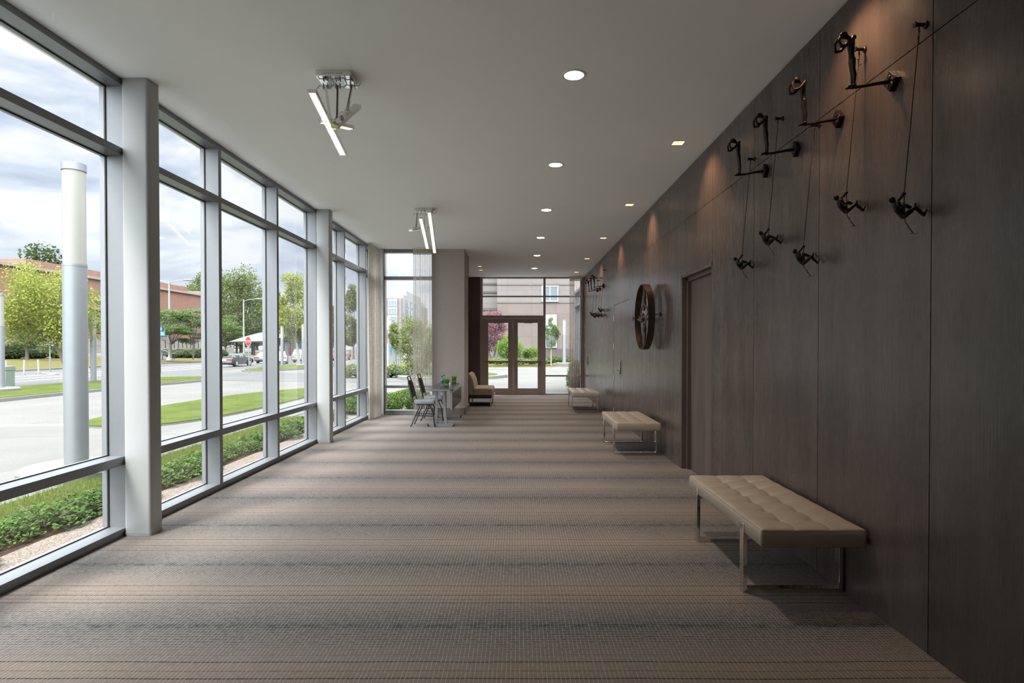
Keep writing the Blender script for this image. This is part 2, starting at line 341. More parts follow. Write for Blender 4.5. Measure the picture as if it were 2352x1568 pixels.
plain('hubcap', (0.5, 0.5, 0.5), 0.3, 0.7); plain('tail_lamp', (0.5, 0.02, 0.02), 0.3); plain('plate_white', (0.7, 0.7, 0.7), 0.5)
plain('sign_red', (0.312, 0.010, 0.010), 0.5, var=0.03); plain('sign_white', (0.207, 0.207, 0.207), 0.5); plain('sign_blue', (0.005, 0.126, 0.352), 0.5)
plain('roof_metal', (0.062, 0.064, 0.066), 0.45, 0.3); plain('box_green', (0.107, 0.136, 0.112), 0.6); plain('sign_grey', (0.11, 0.125, 0.12), 0.5)

# ---------------------------------------------------------------- mesh builder and object helpers
class MB:
    def __init__(s): s.v = []; s.f = []; s.mi = []; s.m = 0
    def add(s, vs, fs):
        b = len(s.v); s.v += [tuple(v) for v in vs]; s.f += [tuple(i+b for i in f) for f in fs]; s.mi += [s.m]*len(fs); return s
    def box(s, x0, x1, y0, y1, z0, z1):
        x0, x1 = sorted((x0, x1)); y0, y1 = sorted((y0, y1)); z0, z1 = sorted((z0, z1))
        return s.add([(x0, y0, z0), (x1, y0, z0), (x1, y1, z0), (x0, y1, z0), (x0, y0, z1), (x1, y0, z1), (x1, y1, z1), (x0, y1, z1)],
                     [(0, 3, 2, 1), (4, 5, 6, 7), (0, 1, 5, 4), (1, 2, 6, 5), (2, 3, 7, 6), (3, 0, 4, 7)])
    def obox(s, c, ax, ay, az, hx, hy, hz):
        c = Vector(c); vs = []
        for k in (-1, 1):
            for i, j in ((-1, -1), (1, -1), (1, 1), (-1, 1)): vs.append(c+ax*hx*i+ay*hy*j+az*hz*k)
        return s.add(vs, [(0, 3, 2, 1), (4, 5, 6, 7), (0, 1, 5, 4), (1, 2, 6, 5), (2, 3, 7, 6), (3, 0, 4, 7)])
    def bar(s, p, q, w, h, up=(0, 0, 1)):
        p = Vector(p); q = Vector(q); d = (q-p).normalized(); up = Vector(up)
        if abs(d.dot(up)) > 0.98: up = Vector((0, 1, 0))
        x = d.cross(up).normalized(); u = x.cross(d).normalized()
        return s.obox((p+q)/2, x, d, u, w/2, (q-p).length/2, h/2)
    def tube(s, pts, r, n=8, cap=True):
        pts = [Vector(p) for p in pts]; rs = r if isinstance(r, (list, tuple)) else [r]*len(pts)
        vs = []; fs = []; pv = None
        for i, p in enumerate(pts):
            d = (pts[min(i+1, len(pts)-1)]-pts[max(i-1, 0)]).normalized()
            if pv is None:
                a = Vector((0, 0, 1)) if abs(d.z) < 0.9 else Vector((1, 0, 0)); x = d.cross(a).normalized()
            else:
                x = (pv-d*pv.dot(d)).normalized()
            pv = x; y = d.cross(x)
            for k in range(n):
                t = 2*pi*k/n; vs.append(p+(x*cos(t)+y*sin(t))*rs[i])
        for i in range(len(pts)-1):
            for k in range(n): fs.append((i*n+k, i*n+(k+1) % n, (i+1)*n+(k+1) % n, (i+1)*n+k))
        if cap: fs.append(tuple(range(n-1, -1, -1))); fs.append(tuple((len(pts)-1)*n+k for k in range(n)))
        return s.add(vs, fs)
    def lathe(s, prof, c=(0, 0, 0), n=24, axis=2, cap=True):
        vs = []; fs = []
        for r, h in prof:
            for k in range(n):
                t = 2*pi*k/n; a = (r*cos(t), r*sin(t), h)
                if axis == 0: a = (h, r*cos(t), r*sin(t))
                if axis == 1: a = (r*sin(t), h, r*cos(t))
                vs.append((a[0]+c[0], a[1]+c[1], a[2]+c[2]))
        m = len(prof)
        for i in range(m-1):
            for k in range(n): fs.append((i*n+k, i*n+(k+1) % n, (i+1)*n+(k+1) % n, (i+1)*n+k))
        if cap and prof[0][0] > 1e-6: fs.append(tuple(range(n-1, -1, -1)))
        if cap and prof[-1][0] > 1e-6: fs.append(tuple((m-1)*n+k for k in range(n)))
        return s.add(vs, fs)
    def ball(s, c, r, n=12, m=8, sc=(1, 1, 1)):
        pr = [(max(1e-7, r*sin(pi*i/m)), -r*cos(pi*i/m)) for i in range(m+1)]
        b = len(s.v); s.lathe(pr, (0, 0, 0), n)
        for i in range(b, len(s.v)):
            v = s.v[i]; s.v[i] = (c[0]+v[0]*sc[0], c[1]+v[1]*sc[1], c[2]+v[2]*sc[2])
        return s
    def prism(s, poly, z0, z1, axis=2):
        n = len(poly)
        def mk(p, h): return {2: (p[0], p[1], h), 0: (h, p[0], p[1]), 1: (p[0], h, p[1])}[axis]
        vs = [mk(p, z0) for p in poly]+[mk(p, z1) for p in poly]
        return s.add(vs, [tuple(range(n-1, -1, -1)), tuple(range(n, 2*n))]+[(i, (i+1) % n, n+(i+1) % n, n+i) for i in range(n)])
    def move(s, d): s.v = [(a+d[0], b+d[1], c+d[2]) for a, b, c in s.v]; return s
    def mesh(s, name, mats, sharp=35):
        me = bpy.data.meshes.new(name); me.from_pydata(s.v, [], s.f)
        for m in (mats if isinstance(mats, (list, tuple)) else [mats]): me.materials.append(MATS[m])
        if any(s.mi): me.polygons.foreach_set('material_index', s.mi)
        me.polygons.foreach_set('use_smooth', [True]*len(me.polygons)); me.set_sharp_from_angle(angle=radians(sharp))
        me.update(); return me
def wloc(o):
    v = Vector((0, 0, 0))
    while o: v = v+o.location; o = o.parent
    return v
def root(name, label, cat, loc=(0, 0, 0), group=None, rz=0):
    o = bpy.data.objects.new(name, None); COL.objects.link(o); o.location = loc; o.rotation_euler = (0, 0, rz); o.empty_display_size = 0.1
    if label: o['label'] = label
    if cat: o['category'] = cat
    if group: o['group'] = group
    return o
def part(mb, name, mats, parent=None, world=False, bevel=0, label=None, loc=None, sharp=35, stuff=False):
    if world and parent: mb.move(-wloc(parent))
    o = bpy.data.objects.new(name, mb.mesh(name, mats, sharp)); COL.objects.link(o)
    if parent: o.parent = parent
    if loc: o.location = loc
    if bevel:
        b = o.modifiers.new('bevel', 'BEVEL'); b.width = bevel; b.segments = 2; b.limit_method = 'ANGLE'; b.angle_limit = radians(40)
    if label: o['label'] = label
    if stuff: o['kind'] = 'stuff'
    return o
def single(mb, name, mats, label, cat, loc=(0, 0, 0), group=None, bevel=0, stuff=False, rz=0, sharp=35):
    o = part(mb, name, mats, None, bevel=bevel, sharp=sharp); o.location = loc; o.rotation_euler = (0, 0, rz)
    o['label'] = label; o['category'] = cat
    if group: o['group'] = group
    if stuff: o['kind'] = 'stuff'
    return o
def struct(mb, name, mats, bevel=0, parent=None):
    o = part(mb, name, mats, parent, bevel=bevel)
    if not parent: o['kind'] = 'structure'
    return o
def sroot(name, loc=(0, 0, 0)):
    o = root(name, None, None, loc); o['kind'] = 'structure'; return o
KIDS = {}
def dup(r, loc, label=None, group=None, rz=None, scale=None):
    c = r.copy(); COL.objects.link(c); c.location = loc
    if rz is not None: c.rotation_euler = (0, 0, rz)
    if scale: c.scale = scale
    if label: c['label'] = label
    if group: c['group'] = group
    for ch in [o for o in KIDS.get(r.name, [])]:
        d = ch.copy(); COL.objects.link(d); d.parent = c
        for g in KIDS.get(ch.name, []):
            e = g.copy(); COL.objects.link(e); e.parent = d
    return c
KIDS = {}
def note(r):                                        # remember the parts of a thing for dup()
    def kids(o): return [c for c in bpy.data.objects if c.parent == o]
    KIDS[r.name] = kids(r)
    for c in KIDS[r.name]: KIDS[c.name] = kids(c)
    return r
def bake(o):                                        # turn modifiers into plain mesh data so that copies share it
    dg = bpy.context.evaluated_depsgraph_get(); e = o.evaluated_get(dg)
    me = bpy.data.meshes.new_from_object(e); me.name = o.name; o.modifiers.clear(); o.data = me
    me.polygons.foreach_set('use_smooth', [True]*len(me.polygons)); me.update(); return o
def body(mb, name, mat, parent, voxel, smooth=2, **k):
    o = part(mb, name, mat, parent, sharp=180, **k)
    r = o.modifiers.new('r', 'REMESH'); r.mode = 'VOXEL'; r.voxel_size = voxel; r.use_smooth_shade = True
    if smooth:
        c = o.modifiers.new('s', 'SMOOTH'); c.factor = 0.5; c.iterations = smooth
    return bake(o)
def limb(mb, pts, rs, n=10):                        # capsule chain with round joints
    mb.tube(pts, rs, n)
    for p, r in zip(pts, rs): mb.ball(p, r*1.0, 10, 6)
def text_mesh(name, txt, size, mat, parent, loc, rot, extrude=0.002, sx=1.0):
    cu = bpy.data.curves.new(name, 'FONT'); cu.body = txt; cu.size = size; cu.extrude = extrude; cu.align_x = 'CENTER'; cu.align_y = 'CENTER'; cu.offset = size*0.02
    o = bpy.data.objects.new(name, cu); COL.objects.link(o)
    dg = bpy.context.evaluated_depsgraph_get(); me = bpy.data.meshes.new_from_object(o.evaluated_get(dg)); me.name = name
    bpy.data.objects.remove(o); me.materials.clear(); me.materials.append(MATS[mat])
    o = bpy.data.objects.new(name, me); COL.objects.link(o); o.parent = parent; o.location = loc; o.rotation_euler = rot; o.scale = (sx, 1, 1)
    return o
# ================================================================ the room
XL, XR, H = -3.24, 2.07, 3.74
YB, YBAY, YE = -1.6, 13.08, 18.4
XP0, XP1, YP = -1.947, -1.22, 14.17
XN = -1.58
fl = MB().box(XL-0.16, XR+0.3, YB-0.2, YBAY+0.15, -0.06, 0); fl.box(XN-0.2, XR+0.3, YBAY+0.15, YE+0.06, -0.06, 0)
struct(fl, 'floor', 'carpet')
ce = MB().box(XL-0.3, XR+0.3, YB-0.2, YBAY+0.35, H, H+0.5); ce.box(XN-0.3, XR+0.3, YBAY+0.35, YE+0.2, H, H+0.5)
struct(ce, 'ceiling', 'ceiling_paint')
struct(MB().box(XL-0.16, XR+0.2, YB-0.2, YB, 0, H), 'wall_back', 'white_paint')

# right wall: satin wood panels with open joints
J = [YB, -0.35, 0.72, 1.81, 2.91, 4.00, 5.10, 6.19, 7.38, 8.53, 9.69, 10.84, 11.72, 12.60, 13.55, 14.50, 15.45, 16.40, 17.25, 18.10, 18.46]
wp = MB(); g = 0.003; ZJ = 3.118
for a, b in zip(J[:-1], J[1:]):
    if a == J[0]: a -= 0.05
    wp.box(XR, XR+0.03, a+g, b-g, ZJ+g, H-0.012)
    if (a, b) == (6.19, 7.38): lo = 2.45
    elif (a, b) in ((10.84, 11.72), (11.72, 12.60), (16.40, 17.25), (17.25, 18.10)): lo = 2.44
    else: lo = 0.0
    wp.box(XR, XR+0.03, a+g, b-g, lo, ZJ-g)
struct(wp, 'wall_right', 'wood_panel')
wb = MB().box(XR+0.031, XR+0.2, YB-0.05, 6.19, 0, H); wb.box(XR+0.031, XR+0.2, 7.38, YE+0.06, 0, H); wb.box(XR+0.031, XR+0.2, 6.19, 7.38, 2.45, H)
wb.box(XR+0.30, XR+0.34, 5.9, 7.6, 0, 2.7)
struct(wb, 'trim_1', 'wood_dark')
# recessed tall door
d1 = sroot('door_1', (XR, 7.38, 0))
jb = MB(); jb.box(XR, XR+0.085, 7.345, 7.38, 0, 2.45).box(XR, XR+0.085, 6.19, 6.225, 0, 2.45).box(XR, XR+0.085, 6.19, 7.38, 2.415, 2.45)
jb.box(XR+0.06, XR+0.15, 7.30, 7.38, 0, 2.45).box(XR+0.06, XR+0.15, 6.19, 6.27, 0, 2.45).box(XR+0.06, XR+0.15, 6.19, 7.38, 2.37, 2.45)
part(jb, 'door_frame', 'wood_dark', d1, True, bevel=0.003)
part(MB().box(XR+0.105, XR+0.155, 6.27, 7.30, 0.008, 2.37), 'door_leaf', 'wood_door', d1, True)
# flush double doors, hinged at their far edge
def lock(parent, y, z):
    lk = MB().box(XR-0.022, XR-0.001, y-0.03, y+0.03, z-0.14, z+0.14); o = part(lk, 'lock_plate', 'steel', parent, True, bevel=0.006)
    part(MB().box(XR-0.026, XR-0.020, y-0.02, y+0.02, z+0.04, z+0.11), 'card_reader', 'black_plastic', parent, True, bevel=0.003)
    h = MB().tube([(XR-0.02, y, z-0.06), (XR-0.065, y, z-0.06)], 0.011, 10).tube([(XR-0.06, y, z-0.06), (XR-0.06, y+0.10, z-0.06)], 0.009, 10)
    part(h, 'lever_handle', 'steel', parent, True)
    part(MB().box(XR-0.006, XR-0.001, y-0.022, y+0.022, z-0.22, z-0.17), 'strike_cover', 'steel', parent, True)
def flush_door(name, y0, ym, y1, zl):
    d = sroot(name, (XR, y1, 0))
    part(MB().box(XR, XR+0.03, y0+g, ym-g, 0.006, 2.425), 'door_leaf', 'wood_panel', d, True)
    part(MB().box(XR, XR+0.03, ym+g, y1-0.045, 0.006, 2.425), 'door_leaf', 'wood_panel', d, True)
    part(MB().box(XR+0.001, XR+0.03, y1-0.043, y1-g, 0.006, 2.438).box(XR+0.001, XR+0.03, y0+g, y1-0.043, 2.427, 2.438), 'shadow_gap', 'wood_dark', d, True)
    for z in (0.16, 0.88, 1.56, 2.16):
        part(MB().box(XR-0.006, XR+0.002, y1-0.052, y1-0.004, z-0.06, z+0.06).tube([(XR-0.004, y1-0.028, z-0.062), (XR-0.004, y1-0.028, z+0.062)], 0.007, 8), 'hinge', 'steel', d, True)
    lock(d, ym+0.07, 1.12)
flush_door('door_2', 10.84, 11.72, 12.60, 1.1); flush_door('door_3', 16.40, 17.25, 18.10, 1.1)

# left curtain wall: one window per bay
MW, MD = 0.06, 0.15; XG = XL-MD
def pane(d, v0, v1, name='glass_pane'):
    return part(MB().box(XG-0.012, XG-0.004, v0[0], v1[0], v0[1], v1[1]), name, 'glass', d, True)
ZT0, ZT1, ZS0, ZS1 = 3.118, 3.178, 0.582, 0.652
mk = [4.80+1.505*k for k in range(-2, 6)]
for i, (a, b) in enumerate(zip(mk, mk[1:]+[YBAY-0.02])):
    d = sroot('window_%d' % (i+1), (XL, a, 0))
    y0, y1 = a+MW/2, b-MW/2
    fm = MB().box(XG-0.05, XL, b-MW/2, b+MW/2, 0, H)
    if i == 0: fm.box(XG-0.05, XL, a-MW/2, a+MW/2, 0, H)
    part(fm, 'mullion', 'aluminium', d, True, bevel=0.002)
    part(MB().box(XG-0.05, XL, y0, y1, 0, 0.062), 'sill', 'aluminium', d, True, bevel=0.002)
    part(MB().box(XG-0.05, XL, y0, y1, H-0.05, H), 'head', 'aluminium', d, True, bevel=0.002)
    for z0, z1 in ((ZT0, ZT1), (ZS0, ZS1)): part(MB().box(XG-0.05, XL-0.003, y0, y1, z0, z1), 'transom', 'aluminium', d, True, bevel=0.002)
    gk = MB()
    for z0, z1 in ((0.062, ZS0), (ZS1, ZT0), (ZT1, H-0.05)):
        pane(d, (y0, z0), (y1, z1))
        for e in ((y0, y0+0.008, z0, z1), (y1-0.008, y1, z0, z1), (y0, y1, z0, z0+0.008), (y0, y1, z1-0.008, z1)):
            gk.box(XG-0.003, XG+0.007, *e)
    part(gk, 'gasket', 'gasket', d, True)
struct(MB().box(XL-0.16, XL, YB, mk[0]-MW/2, 0, H), 'wall_left', 'wallcover')
# round cornered white columns
def rrect(x0, x1, y0, y1, r, n=5):
    pts = []
    for cx, cy, a in ((x1-r, y1-r, 0), (x0+r, y1-r, 90), (x0+r, y0+r, 180), (x1-r, y0+r, 270)):
        for k in range(n+1): t = radians(a+90*k/n); pts.append((cx+r*cos(t), cy+r*sin(t)))
    return pts
for i, y in enumerate((4.735, 9.27)):
    cm = MB().prism(rrect(XL+0.005, -3.02, y, y+0.165, 0.022), 0, H)
    co = root('steel_column', ['nearest white square steel column, beside the big foreground window', 'farther white square steel column, second along the glazed wall'][i], 'column', ((XL-3.01)/2, y+0.08, 0), 'white columns along the glazed wall')
    part(cm, 'shaft', 'column_paint', co, True)
    part(MB().prism(rrect(XL+0.001, -3.016, y-0.004, y+0.169, 0.024), 0, 0.03), 'base_ring', 'column_paint', co, True)
# bay end wall with its window, then the papered pier
struct(MB().box(XL, -3.04, YBAY-0.02, YBAY+0.3, 0, H), 'wall_corner', 'column_paint', bevel=0.01)
XE0, XE1 = -3.04, XP0
d = sroot('window_9', ((XE0+XE1)/2, YBAY, 0))
yo = YBAY+0.02; yg = YBAY+0.12
part(MB().box(XE0, XE1, yo, yg+0.05, 0.03, 0.10).box(XE0-0.001, XE1, yo-0.01, yg+0.05, 0, 0.03), 'sill', 'aluminium', d, True, bevel=0.002)
part(MB().box(XE0, XE1, yo, yg+0.05, H-0.075, H), 'head', 'aluminium', d, True, bevel=0.002)
part(MB().box(XE0, XE0+0.015, yo, yg+0.05, 0.1, H-0.075).box(XE1-0.015, XE1, yo, yg+0.05, 0.1, H-0.075), 'jamb', 'aluminium', d, True)
for z0, z1 in ((3.055, 3.129), (0.605, 0.665)): part(MB().box(XE0, XE1, yo, yg+0.05, z0, z1), 'transom', 'aluminium', d, True, bevel=0.002)
for z0, z1 in ((0.10, 0.605), (0.665, 3.055), (3.129, H-0.075)): part(MB().box(XE0+0.012, XE1-0.012, yg, yg+0.008, z0, z1), 'glass_pane', 'glass', d, True)
struct(MB().box(XP0, XP1, YBAY, YP, 0, H).box(XN-0.2, XP1, YP-0.12, YP, 0, H), 'wall_pier', 'wallcover')
struct(MB().box(XP0-0.001, XP1+0.012, YBAY-0.012, YBAY+0.001, 0, 0.154).box(XP1-0.001, XP1+0.012, YBAY-0.012, YP, 0, 0.154), 'baseboard_pier', 'baseboard_tan', bevel=0.003)
struct(MB().box(XN-0.2, XN, YP, YE+0.1, 0, H), 'wall_niche', 'wallcover')
struct(MB().box(XN, XP1-0.005, YE-0.02, YE+0.1, 0, H), 'wall_end', 'wood_dark')
struct(MB().box(XP0+0.05, XP0, YP-0.12, YP, 0, H), 'trim_2', 'wallcover')

# end storefront: glazed double doors with transoms and a side light
px1 = lambda x: (x-1191)/F*YE
zz = lambda y: CH+(794-y)/F*YE
sf = sroot('window_10', (0.4, YE, 0)); YF = YE+0.11
x0, xm0, xm1, xr0, xr1 = XP1-0.005, px1(1248), px1(1253.2), px1(1333), XR
part(MB().box(x0, px1(1108.7), YE, YF, 0, H), 'jamb', 'bronze_frame', sf, True, bevel=0.003)
part(MB().box(xm0, xm1, YE, YF, 0, H), 'mullion', 'bronze_frame', sf, True, bevel=0.003)
part(MB().box(xr0, xr1, YE, YF, 0, H), 'jamb', 'bronze_frame', sf, True, bevel=0.003)
part(MB().box(x0, xr1, YE+0.002, YF-0.002, H-0.045, H), 'head', 'bronze_frame', sf, True)
zt0, zt1 = zz(682.2), zz(679)
part(MB().box(px1(1108.7), xm0, YE+0.003, YF-0.003, zt0, zt1), 'transom', 'bronze_frame', sf, True)
part(MB().box(xm1, xr0, YE+0.003, YF-0.003, zt0, zt1), 'transom', 'bronze_frame', sf, True)
zh0, zh1 = zz(731), zz(724.3)
part(MB().box(px1(1108.7), xm0, YE+0.003, YF-0.003, zh0, zh1), 'door_header', 'bronze_frame', sf, True)
zs0, zs1 = zz(864.7), zz(861)
part(MB().box(xm1, xr0, YE+0.003, YF-0.003, zs0, zs1), 'transom', 'bronze_frame', sf, True)
part(MB().box(xm1, xr0, YE+0.003, YF-0.003, 0, zz(903.5)), 'sill', 'bronze_frame', sf, True)
for a, b, c, e in ((px1(1108.7), xm0, zt1, H-0.045), (px1(1108.7), xm0, zh1, zt0), (xm1, xr0, zt1, H-0.045), (xm1, xr0, zs1, zt0), (xm1, xr0, zz(903.5), zs0)):
    part(MB().box(a, b, YE+0.05, YE+0.058, c, e), 'glass_pane', 'glass', sf, True)
def glazed_door(name, xa, xb, ga, gb, inner):
    d = sroot(name, ((xa+xb)/2, YE+0.02, 0)); y0, y1 = YE+0.02, YE+0.065; zt = zh0-0.004; ztop, zbot = zz(741.4), zz(891.5)
    part(MB().box(xa, ga, y0, y1, 0.008, zt).box(gb, xb, y0, y1, 0.008, zt).box(ga, gb, y0, y1, ztop, zt).box(ga, gb, y0, y1, 0.008, zbot), 'door_frame', 'bronze_frame', d, True, bevel=0.003)
    part(MB().box(ga, gb, y0+0.018, y0+0.026, zbot, ztop), 'glass_pane', 'glass', d, True)
    zb = zz(830.3); yb = y0-0.07
    xi = xb-0.10 if inner > 0 else xa+0.10; xo = xa+0.03 if inner > 0 else xb-0.03
    part(MB().box(min(xi, xo), max(xi, xo), yb-0.015, yb+0.015, zb-0.03, zb+0.03), 'panic_bar', 'brass_bar', d, True, bevel=0.006)
    part(MB().box(xo-0.02, xo+0.02, yb-0.02, y0, zb-0.035, zb+0.035), 'bar_bracket', 'bronze_frame', d, True, bevel=0.004)
    part(MB().box(xi-0.032, xi+0.032, yb-0.01, y0, zb-0.10, zb+0.09), 'latch_case', 'bronze_frame', d, True, bevel=0.006)
    part(MB().box(xi-0.028, xi+0.028, yb-0.028, yb-0.008, zb+0.03, zb+0.075), 'thumb_piece', 'brass_bar', d, True, bevel=0.005)
    rd = MB().tube([(xi, y0-0.02, 0.06), (xi, y0-0.02, zt-0.02)], 0.009, 8)
    for z in (0.08, 0.55, 1.7, zt-0.08): rd.box(xi-0.02, xi+0.02, y0-0.032, y0, z-0.045, z+0.045)
    part(rd, 'vertical_rod', 'bronze_frame', d, True)
    xc = (xa+xb)/2
    part(MB().box(xc-0.13, xc+0.13, y0-0.055, y0, zt-0.155, zt-0.045), 'door_closer', 'bronze_frame', d, True, bevel=0.004)
    part(MB().bar((xc-0.1, y0-0.07, zt-0.02), (xc+0.14, y0-0.12, zt-0.01), 0.022, 0.012).bar((xc+0.14, y0-0.12, zt-0.01), (xc+0.05, y0+0.01, zt+0.01), 0.022, 0.012), 'closer_arm', 'bronze_frame', d, True)
    return d
glazed_door('door_4', px1(1108.9), px1(1178.85), px1(1121.5), px1(1167), 1)
glazed_door('door_5', px1(1179.0), px1(1247.8), px1(1189.3), px1(1235), -1)
struct(MB().box(XP1, XR, YE-0.02, YE+0.12, 0, 0.012), 'trim_3', 'bronze_frame')

# ================================================================ curtains
def curtain_mesh(path, z0, z1, folds, amp, nz=26, per=10, spread=0.0, header=0.13, flare=None):
    P0 = [Vector((p[0], p[1], 0)) for p in path]
    L = [0]
    for a, b in zip(P0[:-1], P0[1:]): L.append(L[-1]+(b-a).length)
    T = L[-1]; n = folds*per; vs = []; fs = []
    def at(s):
        for i in range(len(P0)-1):
            if s <= L[i+1] or i == len(P0)-2:
                t = (s-L[i])/(L[i+1]-L[i]); p = P0[i].lerp(P0[i+1], t); d = (P0[i+1]-P0[i]).normalized(); return p, Vector((-d.y, d.x, 0))
    rr = random.Random(folds*31+int(T*100)); ph = [rr.uniform(-0.5, 0.5) for _ in range(folds+2)]; am = [rr.uniform(0.7, 1.25) for _ in range(folds+2)]
    for j in range(nz+1):
        h = j/nz; z = z0+(z1-z0)*h
        k = min(1.0, 0.45+0.9*(1-h)); top = max(0.0, (z-(z1-header))/header)
        for i in range(n+1):
            u = i/n; s = u*T; p, nr = at(s)
            fi = int(u*folds); w = (am[fi]*(1-(u*folds-fi))+am[fi+1]*(u*folds-fi))
            off = amp*w*k*sin(2*pi*u*folds+ph[fi]*0.5*(1-h))
            if top > 0: off = amp*0.9*(1 if sin(2*pi*u*folds) > 0 else -1)*abs(sin(2*pi*u*folds))**0.4*0.6
            off += amp*0.25*sin(9*u+5*(1-h))
            q = p+nr*off
            if flare: q += Vector(flare)*((1-h)**2)*(0.3+0.7*u)
            vs.append((q.x, q.y, z))
    for j in range(nz):
        for i in range(n): a = j*(n+1)+i; fs.append((a, a+1, a+n+2, a+n+1))
    return MB().add(vs, fs)
def curtain(label, path, folds, amp, mat, zt=H-0.02, zb=0.015, **k):
    c = Vector((sum(p[0] for p in path)/len(path), sum(p[1] for p in path)/len(path), zb))
    r = root('curtain', label, 'curtain', c)
    part(curtain_mesh(path, zb, zt-0.12, folds, amp, **k), 'drape', mat, r, True, sharp=180)
    part(curtain_mesh(path, zt-0.125, zt, folds, amp*0.9, nz=4, per=12, header=1e-3+0.13), 'pleated_header', 'curtain_cloth', r, True, sharp=180)
    t = MB()
    for a, b in zip(path[:-1], path[1:]): t.bar((a[0], a[1], zt+0.01), (b[0], b[1], zt+0.01), 0.03, 0.018)
    part(t, 'track', 'white_paint', r, True)
curtain('thick beige woven curtain gathered in the left corner beside the window row', [(-3.15, 12.22), (-3.14, 12.7), (-3.10, 13.02)], 8, 0.035, 'curtain_cloth', flare=(0.02, -0.04, 0))
curtain('sheer beige curtain over the right part of the bay window behind the chairs', [(-2.36, 12.97), (-1.93, 12.97)], 4, 0.036, 'curtain_sheer')
curtain('sheer brown curtain over the side light right of the glass doors', [(1.60, 18.22), (2.0, 18.2)], 5, 0.042, 'curtain_sheer_dark', flare=(-0.12, 0, 0))

# ================================================================ benches
def cushion_top(w, l, h1):
    bu = [w*k/3 for k in (1, 2)]; bv = [l*k/7 for k in range(1, 7)]
    def top(x, y):
        e = min(x, w-x, y, l-y); ed = 1-math.exp(-e/0.018)
        su = abs(sin(3*pi*x/w))**0.3; sv = abs(sin(7*pi*y/l))**0.3
        if x < w/3*0.5 or x > w-w/6: su = 1.0
        if y < l/14 or y > l-l/14: sv = 1.0
        z = h1-0.012+0.013*ed+0.009*su*sv-0.009
        for a in bu:
            for b in bv:
                r2 = (x-a)**2+(y-b)**2
                z -= 0.014*math.exp(-r2/0.0035)+0.010*math.exp(-r2/0.0006)
        return z
    return top
def cushion(w, l, h0, h1, nu=54, nv=119):
    vs = []; fs = []; top = cushion_top(w, l, h1)
    for j in range(nv+1):
        for i in range(nu+1):
            x = w*i/nu; y = l*j/nv; vs.append((x, y, top(x, y)))
    for j in range(nv):
        for i in range(nu): a = j*(nu+1)+i; fs.append((a, a+1, a+nu+2, a+nu+1))
    m = MB().add(vs, fs)
    ring = [i for i in range(nu+1)]+[j*(nu+1)+nu for j in range(1, nv+1)]+[nv*(nu+1)+i for i in range(nu-1, -1, -1)]+[j*(nu+1) for j in range(nv-1, 0, -1)]
    n = len(ring); lev = []
    for z, o in ((h0+0.02+(h1-h0)*0.5, 0.004), (h0+0.012, 0.002), (h0, -0.012)):
        b = len(m.v)
        for k in ring:
            x, y, _ = m.v[k]; cx, cy = w/2, l/2
            m.v.append((x+(o if x > w-1e-6 else -o if x < 1e-6 else 0), y+(o if y > l-1e-6 else -o if y < 1e-6 else 0), z))
        lev.append(b)
    pr = ring
    for b in lev:
        cur = list(range(b, b+n))
        for k in range(n): m.f.append((pr[k], cur[k], cur[(k+1) % n], pr[(k+1) % n])); m.mi.append(0)
        pr = cur
    m.f.append(tuple(pr[::-1])); m.mi.append(0)
    return m
def bench(label, x0, y0, w=0.615, l=1.43):
    r = root('tufted_bench', label, 'bench', (x0, y0, 0), 'tufted benches along the wood wall')
    part(cushion(w, l, 0.368, 0.487), 'cushion', 'leather', r, sharp=180)
    sm = MB(); top = cushion_top(w, l, 0.487)
    for k in range(1, 7): sm.tube([(w*i/30, l*k/7, top(w*i/30, l*k/7)+0.0004) for i in range(31)], 0.0011, 5)
    for x in (w/3, 2*w/3): sm.tube([(x, l*i/84, top(x, l*i/84)+0.0004) for i in range(85)], 0.0011, 5)
    sm.tube([(0.0, 0, 0.4705), (w, 0, 0.4705), (w, l, 0.4705), (0, l, 0.4705), (0.0, 0, 0.4705)], 0.0022, 5)
    part(sm, 'stitching', 'leather_thread', r)
    for a in (w/3, 2*w/3):
        for k in range(1, 7): part(MB().ball((a, l*k/7, top(a, l*k/7)+0.002), 0.011, 12, 6, (1, 1, 0.5)), 'button', 'leather', r)
    for y in (0.25, l-0.235):
        f = MB(); f.box(-0.010, 0.016, y, y+0.058, 0, 0.435).box(w-0.016, w+0.006, y, y+0.058, 0, 0.435).box(0.016, w-0.016, y, y+0.058, 0, 0.024).box(0.016, w-0.016, y, y+0.058, 0.345, 0.3675)
        part(f, 'leg_frame', 'chrome', r, bevel=0.0015, label='polished chrome sled leg frame')
    return note(r)
b1 = bench('tan tufted leather bench nearest the camera, against the right wall', 1.43, 3.395)
dup(b1, (1.375, 8.08, 0), 'tan tufted leather bench in the middle, below the round wall sculpture')
dup(b1, (1.262, 13.40, 0), 'small looking tufted bench farthest away, next to the sheer brown curtain')

